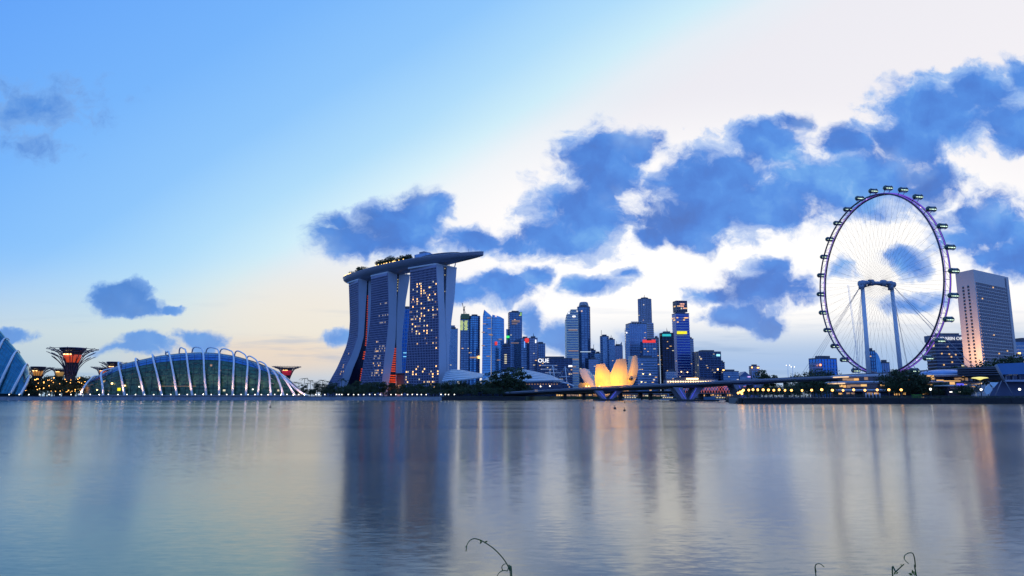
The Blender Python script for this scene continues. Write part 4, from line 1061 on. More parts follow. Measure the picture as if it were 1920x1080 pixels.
# planted terraces and lit shop front inside the foot
for u, v, w, mt in ((223, 730, 2.6, e_yellow), (210, 719, 1.3, e_warm), (234, 723, .9, e_warm), (261, 725, .9, e_white), (396, 685, 1.6, e_dimglow), (474, 730, .9, e_white), (182, 731, .9, e_warm)):
    q = P(u, v, YF - .6); bb = MB(); bb.box((q.x, q.y, q.z), (w, .5, w)); bb.build('lamp', mt, DOME)
b = MB(); b.tube([P(302, 724, YF - .4), P(368, 724, YF - .4)], .16, 4); b.build('light_strip', e_dimglow, DOME)
ribs = [((150,741),(157,727),(168,713),(182,705),None),((194,740),(192,722),(190,699),(205,692),(220,694)),((234,740),(228,710),(222,681),(232,684),None),((271,742),(262,706),(254,674),(263,677),None),((304,742),(295,704),(286,667),(291,670),None),
        ((332,742),(325,700),(317,662),(313,661),(311,666)),((361,742),(354,700),(349,662),(345,654),(336,661)),((387,743),(383,700),(381,664),(375,652),(360,661)),((411,743),(411,700),(411,668),(406,654),(386,661)),((436,743),(437.5,700),(438,672),(433,658),(412,662)),
        ((461,743),(463,705),(464,680),(458,664),(440,665)),((483,743),(486,715),(486,690),(478,673),(463,674)),((508,743),(506,720),(504,700),(496,682),(482,684)),((532,743),(524,718),(517,702),(508,692),(496,692)),((554,743),(540,720),(527,702),(518,697),(508,699)),((575,743),(553,727),(537,711),(527,702),(516,706))]
for k, (f, m1, m2, ap, hp) in enumerate(ribs):
    pts = [P(*f, YF - 3), P(*m1, YF - 1), P(*m2, YF + (12 if k < 11 else 5)), P(*ap, YC + (2 if k < 11 else -12))]
    if hp:
        q = P(*hp, YC + 26); pts += [q, Vector((q.x - (pts[0].x - pts[3].x) * .2, YB + 6, LZ))]
    else:
        q = pts[-1]; pts += [Vector((q.x + 6, YC + 26, lerp(q.z, LZ, .3))), Vector((q.x + 9, YB + 6, LZ))]
    pts[0].z = LZ - .3
    c = catmull(pts, 7); n = len(c); b = MB()
    b.tube(c, [1.05 - .42 * min(1, i / (n * .55)) for i in range(n)], 8); rb = b.build('rib', m_steel, DOME)
    b = MB(); b.lathe((pts[0].x, pts[0].y, LZ), [(1.9, 0), (1.7, .7), (1.3, .9)], 10); b.build('footing', m_stone, rb)
    l = light('rib_uplight', (pts[0].x + .5, YF - 10.8, LZ + .3), 16000, (1.0, .56, .36), .4, 70, tuple(pts[1] + Vector((0, 0, 2))), blend=1)
    if k in (2, 4, 6, 8, 10, 12, 14):                          # struts of the rib toward the shell
        b = MB()
        for j in (8, 11, 14):
            q = c[j]; b.tube([q, q + Vector((2.2, 5, -1.5))], .16, 4)
        b.build('strut', m_steel, rb)

# ------------------------------------------------------------------ the cooled dome at the left edge
CD = thing('glass_dome', P(10, 744, 600), 'steep teal glass dome with slanting white ribs at the frame edge', 'conservatory')
rb_ = [((-95,738),(-78,640),(-62,585),(-50,640)),((-62,738),(-40,655),(-18,598),(5,650)),((-34,738),(-10,672),(11,633),(30,668)),((-9,738),(14,688),(33,657),(45,688)),((20,738),(38,704),(51,682),(57,708)),((38,740),(48,722),(56,704),(60,722))]
curves = []
for f, m1, tp, bkp in rb_:
    curves.append(catmull([P(*f, 609), P(*m1, 616), P(*tp, 632), P(*bkp, 650), P(bkp[0] + 6, 742, 668)], 6))
for k, c in enumerate(curves):
    b = MB(); b.tube(c[:15], [.95] * 10 + [.75, .6, .5, .4, .3], 8); b.build('rib', m_steel, CD)
g = MB(); bars = MB()
for a, c in zip(curves, curves[1:]):
    n = len(a); sub = 5; dn = Vector((0, 1.6, -2.2)); grid = []
    for i in range(n):
        row = [a[i].lerp(c[i], j / sub) + dn * (1 if i > 0 else 0) for j in range(sub + 1)]; grid.append(row)
    vs = [v for r in grid for v in r]
    g.add(vs, [(i * (sub + 1) + j, i * (sub + 1) + j + 1, (i + 1) * (sub + 1) + j + 1, (i + 1) * (sub + 1) + j) for i in range(n - 1) for j in range(sub)])
    for j in range(1, sub + 1): bars.tube([grid[i][j] - Vector((0, .3, 0)) for i in range(n - 6)], .1, 4)
    for i in range(1, n - 5, 1): bars.tube([grid[i][j] - Vector((0, .3, 0)) for j in range(sub + 1)], .1, 4)
g.build('glass_shell', g_teal, CD); bars.build('glazing_bars', mat('dome_bar', (.10, .22, .28), .4), CD)

# ------------------------------------------------------------------ the tree-like towers of the garden
def supertree(label, u, vtop, Y, cw, kind, vb=744, tiers=1, glow=(1, .12, .04)):
    p = P(u, vtop, Y); base = Vector((p.x, Y, LZ)); H = p.z - LZ; W = cw / FOC * Y / 2
    root = thing('garden_tower', base, label, 'garden tower')
    t = MB(); t.lathe(base, [(W * .24, 0), (W * .20, H * .3), (W * .19, H * .55), (W * .24, H * .72), (W * .34, H * .86), (W * .4, H * .95)], 14); t.build('trunk', mat('planted_trunk', (.05, .035, .04), .8, var=.5, scale=.4), root)
    br = MB(); n = 26; rr = random.Random(int(u))
    for k in range(n):
        a = 2 * math.pi * k / n; ti = k % tiers if tiers > 1 else 0
        top = H * (1 - .0 - ti * .085) ; out = W * (1 - .08 * ti) * rr.uniform(.93, 1.03)
        d = Vector((math.cos(a), math.sin(a), 0))
        pts = [base + d * W * .2 + Vector((0, 0, H * (.50 - .04 * ti))), base + d * W * .28 + Vector((0, 0, H * .66 - ti * H * .04)), base + d * W * .52 + Vector((0, 0, top - H * .10)), base + d * out + Vector((0, 0, top))]
        c = catmull(pts, 4); br.tube(c, [W * .022 * (1 - .55 * i / (len(c) - 1)) for i in range(len(c))], 5)
        for s in (-1, 1):
            e = a + s * .10; dd = Vector((math.cos(e), math.sin(e), 0)); q = c[8]
            br.tube([q, base + dd * out * .95 + Vector((0, 0, top - H * .008))], [W * .012, W * .006], 4)
    for f in (.62, .78, .95):
        ring = [base + Vector((math.cos(2 * math.pi * k / 30) * W * f, math.sin(2 * math.pi * k / 30) * W * f, H * (.885 + .115 * f ** 2) - .4)) for k in range(31)]
        br.tube(ring, W * .010, 4)
    br.build('branch_canopy', mat('branch_steel', (.10, .075, .11), .5, .3), root)
    gl = MB(); gl.lathe(base, [(W * .25, H * .70), (W * .31, H * .79), (W * .345, H * .86)], 14); 
    gl.build('lit_core', emis('core_glow_' + kind, glow, .42), root)
    if tiers > 1:
        c = MB(); c.lathe(base, [(W * .42, H * .93), (W * .50, H * .985), (W * .52, H * 1.005), (W * .48, H * 1.01)], 18); c.build('rooftop_bistro', g_dark, root)
    for k in range(3):
        q = MB(); q.box(base + Vector((W * (-.10 + .12 * k), -W * .37, H * .865)), (W * .07, .5, W * .035)); q.build('lamp', e_warm, root)
    return root
supertree('large garden tower with a wide branching canopy and glowing red core', 137, 653, 650, 88, 'red', tiers=3)
supertree('small garden tower with an orange glow beside the teal dome', 72, 688, 680, 50, 'orange', tiers=2, glow=(1, .42, .10))
supertree('small garden tower half hidden left of the large one', 113, 690, 690, 40, 'amber', tiers=1, glow=(1, .55, .15))
supertree('small garden tower rising behind the left end of the ribbed dome', 214, 679, 760, 50, 'rose', tiers=2, glow=(1, .2, .08))
supertree('low garden tower just behind the first dome ribs', 196, 688, 735, 46, 'rosy', tiers=1, glow=(1, .2, .08))
supertree('lone garden tower with a crimson trunk right of the ribbed dome', 538, 687, 800, 54, 'crimson', tiers=1, glow=(.9, .03, .08))
gk = small_lamp(e_orange, .36, 2.0)
GL = [(66,712),(71,710),(72,717),(68,723),(70,731),(90,713),(93,711),(97,714),(101,709),(100,716),(122,711),(125,714),(133,711),(132,717),(146,711),(149,716),(153,718),(118,731),(124,735),(128,732),(135,734),(141,731),(142,735),(104,733),(92,724),(161,719),(112,718),(36,735),(48,733)]
GL += [(rnd.uniform(60, 160), rnd.choice([rnd.uniform(708, 720), rnd.uniform(728, 737)])) for _ in range(20)]
for (u, v) in GL:
    Y = 637 + rnd.uniform(-8, 4); q = P(u, v, Y)
    o = plant(gk, (q.x, Y, q.z - 2.4), 'warm orange lamp glowing among the trees between the two domes', 'lamp', 'garden lamps between the domes', 0, rnd.uniform(.7, 1.25))
for (u, v) in ((70, 722), (97, 722), (130, 724), (150, 726)): light('garden_glow', P(u, v, 634), 500, (1, .38, .10), 3.0)

# ------------------------------------------------------------------ shopping halls with striped curved roofs, masts
def striped_roof(label, u0, u1, prof, Y, dep, name='striped_roof_hall', n=12):
    """prof: (u, v) of the roof's upper edge; the roof falls toward the water in stepped curved bands"""
    root = thing(name, P((u0 + u1) / 2, 744, Y), label, 'hall')
    st = [lerp(u0, u1, i / 16) for i in range(17)]
    b = MB()
    for k in range(n):
        f0, f1 = k / n, (k + .86) / n; rows = []
        for f, off in ((f0, 0), (f1, 0)):
            rows.append([Vector((xat(u, 715, Y), Y - dep * f, lerp(zat(interp(prof[0], u), Y), zat(interp(prof[1], u), Y), f ** 1.15) - .0)) for u in st])
        vs = rows[0] + rows[1]; m = len(st)
        b.add(vs, [(i, i + 1, m + i + 1, m + i) for i in range(m - 1)], k % 2)
        b.add([v + Vector((0, 0, -1.2)) for v in rows[1]] + rows[1], [(i, i + 1, m + i + 1, m + i) for i in range(m - 1)], 1)
    b.build('roof', [mat('roof_white', (.60, .66, .72), .45, var=.06), mat('roof_blue_band', (.20, .28, .36), .5)], root)
    w = MB(); x0, x1 = xat(u0, 715, Y), xat(u1, 715, Y)
    w.box(((x0 + x1) / 2, Y - dep * .35, (LZ + zat(722, Y)) / 2), (x1 - x0 - 2, dep * .5, zat(722, Y) - LZ)); w.build('wall', g_dark, root)
    return root
striped_roof('pale striped curved roof beside the foot of the nearest slab tower', 836, 908, ([(836, 697), (846, 693), (862, 693), (880, 696.5), (908, 701)], [(836, 718), (860, 716), (890, 712), (908, 709)]), 960, 60)
striped_roof('narrow pale striped roof behind the tall trees', 896, 958, ([(896, 716), (915, 707), (930, 700), (958, 695)], [(896, 718), (915, 716), (930, 716), (958, 716)]), 930, 40, n=8)
striped_roof('broad pale striped curved roof behind the bridge end', 962, 1052, ([(962, 700), (972, 694), (985, 693), (1010, 698), (1035, 704), (1052, 712)], [(962, 718), (1000, 716.5), (1030, 715), (1052, 715)]), 900, 55)
r_ = thing('arched_canopy', P(1055, 744, 880), 'small grey arched canopy with warm glow below the masts', 'canopy')
b = MB(); pts = [(1024, 728), (1030, 721), (1040, 717), (1052, 716.5), (1065, 719), (1076, 724)]
vs = [P(u, v, 880) for u, v in pts] + [P(u, v - 1.5, 905) for u, v in pts]; vs += [v - Vector((0, 0, .8)) for v in vs]
m = len(pts); b.add(vs, [(i, i + 1, m + i + 1, m + i) for i in range(m - 1)] + [(2 * m + i, 3 * m + i, 3 * m + i + 1, 2 * m + i + 1) for i in range(m - 1)] + [(i, 2 * m + i, 2 * m + i + 1, i + 1) for i in range(m - 1)], 0, True); b.build('roof', m_paleframe, r_)
sign(r_, 1042, 1047, 721, 728, 890, e_glow, 'lit_opening'); sign(r_, 1029, 1033, 723, 728, 888, e_dimglow, 'lit_opening'); sign(r_, 1036, 1040, 722, 728, 889, e_dimglow, 'lit_opening')
r_ = thing('glazed_hall', P(1010, 744, 870), 'rose-lit glazed hall under the broad striped roof', 'hall')
b = MB(); a, c = P(978, 732, 870), P(1050, 717, 870); b.box(((a.x + c.x) / 2, 878, (a.z + c.z) / 2), (c.x - a.x, 14, c.z - a.z)); b.build('wall', g_dark, r_)
for k in range(13): sign(r_, 981 + k * 5.2, 983.4 + k * 5.2, 719.5, 728.5, 869.6, e_dimglow, 'lit_bay')
sign(r_, 985, 1024, 729.5, 731.5, 868, e_rose, 'light_strip')
for u, v in ((1016, 713), (1031, 724), (1013.5, 724.5)): sign(r_, u - 1, u + 1, v - 1, v + 1, 866, e_white, 'lamp')
for lab, u0, v0, u1, v1, bars_ in (('white leaning mast with crossbars, the tallest above the striped roofs', 1036, 685, 1041.5, 714, ((685, 1014, 1044), (692.3, 1016, 1045))), ('white mast left of the tallest, with one crossbar', 1031, 696, 1033, 714, ((699, 1022, 1052),)), ('white leaning mast right of the tallest, by the cream tower foot', 1059.5, 687, 1063, 710, ((706, 1048, 1068),))):
    r_ = thing('cable_mast', P(u1, v1, 905), lab, 'mast')
    b = MB(); b.tube([P(u1, 716, 905), P(u0, v0, 905)], [.7, .45], 6); b.build('pole', m_steel, r_)
    b = MB()
    for v, ua, ub in bars_: b.tube([P(ua, v + .4, 906), P(ub, v, 906)], .32, 5)
    b.build('crossbar', m_steel, r_)
    b = MB()
    for ua in (-24, -14, 14, 22): b.tube([P(u0, v0 + 1, 905), P(u1 + ua, 714, 912)], .1, 4)
    b.build('cables', m_steel, r_)

# ------------------------------------------------------------------ the lotus shaped hall
LT = thing('lotus_hall', P(1143, 744, 930), 'white lotus-shaped hall of open petals lit orange from below', 'museum')
m_petal = mat('petal_skin', (.64, .59, .47), .5, var=.06, scale=.05)
LC = Vector((xat(1143, 724, 935), 940.0, 0))
zb = zat(732, 930)
def petal(outline_l, outline_r, Y0, Y1, cut=.0, inner=True):
    """outline rows (u, v) from the root to the cut tip on both edges; the petal bulges toward the viewer and leans from Y0 (root) to Y1 (tip)"""
    n = len(outline_l); K = 7; front = []; back = []
    for i in range(n):
        f = i / (n - 1); Y = lerp(Y0, Y1, f)
        a, c = P(*outline_l[i], Y), P(*outline_r[i], Y); w = (c - a).length
        for k in range(K):
            t = k / (K - 1); bul = math.sin(math.pi * t) * w * .22 * (1 - .35 * f)
            p = a.lerp(c, t); front.append(p + Vector((0, -bul, 0))); back.append(p + Vector((0, w * .12 + 1.2 - bul * .2, 0)))
    b = MB(); fs = [(i * K + k, i * K + k + 1, (i + 1) * K + k + 1, (i + 1) * K + k) for i in range(n - 1) for k in range(K - 1)]
    b.add(front, fs, 0, True)
    m = n * K; vs = front + back
    e = [(i * K, (i + 1) * K, m + (i + 1) * K, m + i * K) for i in range(n - 1)] + [(i * K + K - 1, m + i * K + K - 1, m + (i + 1) * K + K - 1, (i + 1) * K + K - 1) for i in range(n - 1)]
    e += [((n - 1) * K + k, (n - 1) * K + k + 1, m + (n - 1) * K + k + 1, m + (n - 1) * K + k) for k in range(K - 1)]
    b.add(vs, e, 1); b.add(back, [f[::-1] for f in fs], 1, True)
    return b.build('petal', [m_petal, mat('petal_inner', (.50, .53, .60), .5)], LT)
petal([(1119,735),(1116.5,722),(1114.8,708),(1115.5,697),(1118,683)], [(1152,735),(1150,715),(1146,702),(1140,692),(1133.5,682)], 930, 914)
petal([(1139,735),(1140,717),(1144,702),(1150,687),(1156.5,673.5)], [(1178,735),(1177,718),(1176.5,703),(1176,688),(1173,672.5)], 930, 912)
petal([(1158,735),(1166,720),(1175,703.5),(1182,687),(1186.5,667)], [(1176,735),(1188,720),(1194,706),(1197,690),(1194.5,667)], 934, 918)
petal([(1168,735),(1173,722),(1175.5,704),(1177,688),(1179,668)], [(1176,735),(1180,722),(1183,704),(1185,688),(1187,667)], 948, 952)
petal([(1112,735),(1100,722),(1092,710),(1087.5,700),(1086.5,692)], [(1128,735),(1117,722),(1109,710),(1104,700),(1097.5,690.5)], 938, 946)
petal([(1118,735),(1110,720),(1104,706),(1100,696),(1098,691)], [(1132,735),(1126,722),(1119,712),(1113,705),(1104,693)], 960, 975)
petal([(1140,735),(1142,722),(1144,712),(1146,706),(1150,698)], [(1152,735),(1153,722),(1155,712),(1156,704),(1158,690)], 962, 975)
petal([(1092,740),(1088,734),(1085,727),(1084,722),(1088,718)], [(1122,740),(1116,733),(1110,727),(1106,722),(1102,718)], 934, 922)
b = MB(); b.lathe((LC.x, 945, LZ), [(26, 0), (26, zb - LZ - 2), (20, zb - LZ + 1)], 20); b.build('base_drum', m_conc, LT)
b = MB(); q = P(1183, 711, 921); b.lathe(q, [(2.0, -1.6), (2.4, 0), (2.0, 1.6)], 8); b.build('lookout_window', m_black, LT)
for (u, v, e) in ((1122, 728, 2.3), (1160, 729, 1.5), (1182, 726, .8)):
    light('petal_uplight', P(u, v + 1, 898), 42000 * e, (1.0, .40, .004), 2.5, 130, P(u + 2, 708, 926), blend=1)
for u in (1099, 1104, 1124, 1160): sign(LT, u - .8, u + .8, 723.5, 725, 905, e_warm, 'lamp')
# ------------------------------------------------------------------ bridges
BR = [(940, 735.5, 625), (985, 732.6, 600), (1060, 728.5, 572), (1140, 724.2, 540), (1215, 720.6, 508), (1290, 717.0, 482), (1360, 713.4, 468), (1430, 710.2, 466), (1500, 707.2, 474), (1580, 703.5, 492), (1660, 699.0, 512), (1740, 694.5, 532), (1810, 690.5, 548), (1880, 686, 560), (2000, 681, 575)]
ROAD = thing('road_bridge', P(1290, 744, 482), 'long grey road bridge rising to the right on blue-lit V piers', 'bridge')
bp = catmull([P(u, v, Y) for u, v, Y in BR], 5)
def sweep(path, prof, mi=0):
    """prof: (sideways, up) offsets of a closed profile swept along path"""
    b = MB(); vs = []; n = len(prof)
    for i, p in enumerate(path):
        d = path[min(i + 1, len(path) - 1)] - path[max(i - 1, 0)]; d.z = 0; d.normalize(); s = Vector((d.y, -d.x, 0))
        vs += [p + s * a + Vector((0, 0, c)) for a, c in prof]
    fs = [(i * n + k, (i + 1) * n + k, (i + 1) * n + (k + 1) % n, i * n + (k + 1) % n) for i in range(len(path) - 1) for k in range(n)]
    b.add(vs, fs, mi); return b
sweep(bp, [(0, -.9), (.25, -.9), (.25, 0), (-.05, 0)]).build('parapet', mat('parapet_concrete', (.26, .28, .34), .7), ROAD)
sweep(bp, [(0, -1.0), (-25, -1.0), (-25, -1.9), (-20, -3.4), (-4, -3.4), (0.1, -1.9)]).build('deck', m_deckgrey, ROAD)
sweep([p + Vector((0, 0, .01)) for p in bp], [(-24.6, -.9), (-24.9, -.9), (-24.9, 0), (-24.6, 0)]).build('parapet', m_deckgrey, ROAD)
m_pier = mat('pier_concrete', (.22, .23, .27), .7, var=.2, scale=.2)
def vpier(u, Y, du, glow):
    i = min(range(len(bp)), key=lambda k: abs(proj(bp[k])[0] - u)); top = bp[i]; z1 = top.z - 3.4
    cx, cy = top.x, top.y
    b = MB(); b.box((cx + 1, cy + 9, .4), (du * 1.35, 18, 1.6)); b.build('pile_cap', mat('pile_cap', (.06, .06, .07), .8), ROAD)
    for s in (-1, 1):
        for k, yy in enumerate((3, 16)):
            b = MB(); x0, x1 = cx + s * du * .14, cx + s * du * .50 + 1; w0, w1 = 1.7, 3.2
            b.add([(x0 - w0, cy + yy - 1.2, 1.2), (x0 + w0, cy + yy - 1.2, 1.2), (x0 + w0, cy + yy + 1.2, 1.2), (x0 - w0, cy + yy + 1.2, 1.2),
                   (x1 - w1, cy + yy - 1.2, z1 + .1), (x1 + w1, cy + yy - 1.2, z1 + .1), (x1 + w1, cy + yy + 1.2, z1 + .1), (x1 - w1, cy + yy + 1.2, z1 + .1)],
                  [(3, 2, 1, 0), (4, 5, 6, 7), (0, 1, 5, 4), (1, 2, 6, 5), (2, 3, 7, 6), (3, 0, 4, 7)])
            b.build('pier_leg', m_pier, ROAD)
    b = MB()
    for s in (-1, 1): b.tube([(cx + s * du * .10, cy + 1.2, 1.4), (cx + s * du * .40, cy + 1.2, z1 - .5)], .22, 5)
    b.build('light_strip', emis('pier_led', (.10, .14, .9), .55), ROAD)
    for s in (-1, 1): light('pier_light', (cx + s * du * .25 - 1, cy - 4, 3.0), 700, (.12, .16, 1.0), .5, 110, (cx + s * du * .3, cy + 4, 7), blend=1)
vpier(1143, 540, 16, 1); vpier(1288, 482, 15, 1); vpier(1404, 466, 14, 1)
for u in (1480, 1600, 1720, 1840):
    i = min(range(len(bp)), key=lambda k: abs(proj(bp[k])[0] - u)); p = bp[i]; b = MB()
    b.tube([(p.x, p.y + 12, RZ - 1), (p.x, p.y + 12, p.z - 3.35)], 1.6, 10); b.build('pier', m_pier, ROAD)
LOWB = thing('low_bridge', P(1200, 744, 700), 'low dark bridge running behind the road bridge piers', 'bridge')
lp = [P(1000, 737.3, 760), P(1100, 736.2, 735), P(1200, 735.2, 712), P(1300, 734.3, 690), P(1437, 733.5, 665)]
sweep(lp, [(0, 0), (0, 1.0), (-14, 1.0), (-14, -.2), (-10, -1.4), (-3, -1.4)]).build('deck', m_darkstone, LOWB)
for k, u in enumerate((1060, 1096, 1130, 1165, 1203, 1222, 1262, 1318, 1331, 1362, 1400)):
    t = (u - 1000) / 437; Y = lerp(760, 665, t); q = P(u, 740, Y); b = MB(); b.box((q.x, Y + 7, 3), (3.2, 8, 6.6)); b.build('pier', m_darkstone, LOWB)
HX = thing('lattice_footbridge', P(1360, 744, 600), 'pink lit tubular lattice footbridge behind the road bridge', 'footbridge')
h0, h1 = P(1285, 731, 640), P(1440, 731, 590); hd = h1 - h0; hl = hd.length; hd.normalize(); hs = Vector((hd.y, -hd.x, 0)); cz = zat(730, 615)
def helix(ph, tw, r, n=160): return [h0 + hd * (hl * i / n) + hs * (r * math.cos(ph + tw * i / n)) + Vector((0, 0, cz - h0.z + r * math.sin(ph + tw * i / n) * .85)) for i in range(n + 1)]
b = MB(); b2 = MB()
for k in range(4): b.tube(helix(k * math.pi / 2, 46, 3.5), .11, 4)
for k in range(3): b2.tube(helix(k * 2.1, -46, 3.3), .13, 4)
b2.build('lower_lattice', m_darksteel, HX); b.build('lit_lattice', e_pink, HX)
b = MB(); c = (h0 + h1) / 2; b.box((c.x, c.y, cz - 2.4), (hl, 4, .5), 0, (Vector((hd.x, hd.y, 0)).normalized(), hs, Vector((0, 0, 1)))); b.build('deck', m_darksteel, HX)
for f in (.1, .5, .9):
    q = h0 + hd * (hl * f); b = MB(); b.tube([(q.x, q.y, -.5), (q.x, q.y, cz - 2.6)], .5, 6); b.build('pier', m_darksteel, HX)
# lit pavilions and boats on the far quay, seen under the decks
def quay(label, u0, u1, v0, Y, m, n, seed):
    rr = random.Random(seed); r_ = thing('quay_pavilion', P((u0 + u1) / 2, 744, Y), label, 'pavilion')
    a, c = P(u0, 746, Y), P(u1, v0, Y); b = MB(); b.box(((a.x + c.x) / 2, Y + 6, (c.z + 1) / 2), (c.x - a.x, 12, c.z - 1)); b.build('wall', m_plant, r_)
    b = MB(); b.box(((a.x + c.x) / 2, Y + 5.5, c.z + .5), (c.x - a.x + 2, 15, .6)); b.build('roof', m_greyframe, r_)
    for k in range(n):
        u = lerp(u0 + 1, u1 - 1, (k + .5) / n) + rr.uniform(-.6, .6); w = rr.uniform(.6, 1.6)
        sign(r_, u - w, u + w, v0 + rr.uniform(1.2, 2.4), v0 + rr.uniform(3.4, 5.2), Y - .6, rr.choice(m), 'lit_opening')
    return r_
land('far_quay', [(70, 862), (470, 905), (470, 925), (70, 882)], -1, 1.4, m_darkstone)
quay('long low quay pavilion with orange openings seen under the bridge left of the first pier', 1042, 1112, 738, 866, [e_glow, e_window, e_dimglow, e_dimglow], 18, 3)
quay('low quay pavilion with amber windows between the two blue piers', 1166, 1252, 739, 880, [e_glow, e_windowp, e_dimglow, e_dimglow], 20, 4)
quay('low quay pavilion with orange windows right of the second blue pier', 1312, 1376, 738, 895, [e_glow, e_dimglow, e_window], 14, 5)
def boat(label, u, v, Y, L):
    p = P(u, v, Y); r_ = thing('river_boat', (p.x, Y, 0), label, 'boat')
    b = MB(); pr = [(-.5, .0), (-.5, 1), (.38, 1), (.5, .5), (.38, 0)]
    fp = [(p.x - L / 2, Y - 2), (p.x + L * .36, Y - 2), (p.x + L / 2, Y), (p.x + L * .36, Y + 2), (p.x - L / 2, Y + 2)]; lo = [(p.x + (x - p.x) * .92, Y + (y - Y) * .8) for x, y in fp]
    b.prism(lo, -.4, 1.3, 0, fp); b.build('hull', m_paleframe, r_)
    b = MB(); b.box((p.x - L * .08, Y, 2.2), (L * .62, 3, 1.8)); b.build('cabin', g_dark, r_)
    b = MB(); b.box((p.x - L * .08, Y, 3.3), (L * .68, 3.6, .3)); b.build('roof', m_steel, r_)
    for k in range(5): b = MB(); b.box((p.x - L * .34 + L * .13 * k, Y - 1.55, 2.3), (L * .08, .2, .8)); b.build('window', e_windowp, r_)
    return r_
boat('pale cruise boat with lit cabin right of the first blue pier', 1184, 748, 640, 17); boat('pale cruise boat moored just left of the second blue pier', 1254, 749, 640, 15); boat('pale cruise boat between the second pier and the promenade tip', 1352, 749, 620, 18)
r_ = thing('barge', P(1328, 752, 470), 'small dark barge with blue side beside the second pier', 'barge')
p = P(1322, 752, 468); b = MB(); b.prism([(p.x - 5, 466), (p.x + 9, 466), (p.x + 10, 470), (p.x - 5, 470)], -.4, 1.0); b.build('hull', m_black, r_); b = MB(); b.box((p.x + 3, 468, 2.0), (7, 3, 2)); b.build('cabin', mat('barge_blue', (.08, .16, .28), .5), r_)

# ------------------------------------------------------------------ the observation wheel
WC = Vector((295.1, 553.1, 93.0)); AL = 1.402; WR = 77.0; PH = .263
e1 = Vector((math.cos(AL), -math.sin(AL), 0)); e3 = Vector((math.sin(AL), math.cos(AL), 0))      # in the wheel's plane (to the near side); along its axle
WHEEL = thing('observation_wheel', (WC.x, WC.y, RZ), 'giant observation wheel with purple rim and glass capsules', 'ferris wheel')
def wp(a, r, x=0.0): return WC + e1 * (r * math.sin(a)) + Vector((0, 0, r * math.cos(a))) + e3 * x
m_rim = mat('rim_steel', (.05, .055, .11), .4, .4)
NR = 112; HW = 2.6
for x in (-HW, HW):
    b = MB(); b.tube([wp(2 * math.pi * i / NR, 72.2, x) for i in range(NR + 1)], .66, 6, cap=False); b.build('rim_ring', m_rim, WHEEL)
b = MB()
for i in range(NR // 2):
    a0, a1 = 2 * math.pi * i / (NR // 2), 2 * math.pi * (i + 1) / (NR // 2)
    b.tube([wp(a0, 72.2, -HW), wp(a0, 72.2, HW)], .16, 4); b.tube([wp(a0, 72.2, -HW), wp(a1, 72.2, HW)], .11, 4)
b.build('rim_lattice', m_rim, WHEEL)
b = MB(); b.tube([wp(2 * math.pi * i / NR, 72.9, HW * .7) for i in range(NR + 1)], .42, 4, cap=False); b.tube([wp(2 * math.pi * i / NR, 72.9, -HW * .7) for i in range(NR + 1)], .3, 4, cap=False); b.build('light_strip', e_purple, WHEEL)
for k in range(28):
    if k % 2 == 0 or 8 < k < 20:
        q = wp(PH + (k + .5) * 2 * math.pi / 28, 72.6, rnd.uniform(-1, 1)); bb = MB(); bb.sphere(q, .38, 8); bb.build('rim_lamp', e_purplew if rnd.random() < .75 else e_pink, WHEEL)
b = MB()
for i in range(112):
    a = 2 * math.pi * i / 112; s = -1 if i % 2 else 1
    b.tube([wp(a, 72, s * HW * .8), WC + e3 * (s * 7.5) + (wp(a, 1.6) - WC)], .048, 3, cap=False)
b.build('spoke_cables', m_darksteel, WHEEL)
# capsules: a horizontal glazed barrel carried by two rings, kept level
m_capglass = glass_mat('capsule_glass', (.03, .06, .06), (.10, .16, .15), cell=(1, 1, 1), rough=.1, metal=.4)
for k in range(28):
    c = wp(PH + k * 2 * math.pi / 28, WR, 1.2)
    g = MB(); pts = []; L = 3.9
    prof = [(-L, .9), (-L * .93, 1.45), (-L * .8, 1.8), (L * .8, 1.8), (L * .93, 1.45), (L, .9)]
    g.tube([c + e3 * x for x, r in prof], [r for x, r in prof], 12); cap = g.build('capsule', m_capglass, WHEEL)
    b = MB()
    for x in (-2.4, 2.4):
        b.tube([c + e3 * x + e1 * (2.0 * math.sin(t * .3927)) + Vector((0, 0, 2.0 * math.cos(t * .3927))) for t in range(17)], .18, 5, cap=False)
    q = wp(PH + k * 2 * math.pi / 28, 72.4, 0)
    for x in (-2.4, 2.4): b.tube([c + e3 * x, q + e3 * (x * .9)], .22, 5)
    b.build('mounting_ring', m_darksteel, cap)
    b = MB()
    for x in (-2.1, 0, 2.1): b.box(c + e3 * x - e1 * -1.72 * 1.0 + Vector((0, 0, -.55)), (1.5, .3, .55), 0, (e3, e1, Vector((0, 0, 1))))
    for x in (-2.1, 0, 2.1): b.box(c + e3 * x - e1 * 1.72 + Vector((0, 0, -.55)), (1.5, .3, .55), 0, (e3, e1, Vector((0, 0, 1))))
    b.build('cabin_light', e_capsule, cap)
    b = MB(); b.box(c + Vector((0, 0, 1.75)), (5.2, 1.8, .35), 0, (e3, e1, Vector((0, 0, 1)))); b.box(c + Vector((0, 0, -1.70)), (5.6, 1.6, .3), 0, (e3, e1, Vector((0, 0, 1)))); b.build('roof_unit', m_steel, cap)
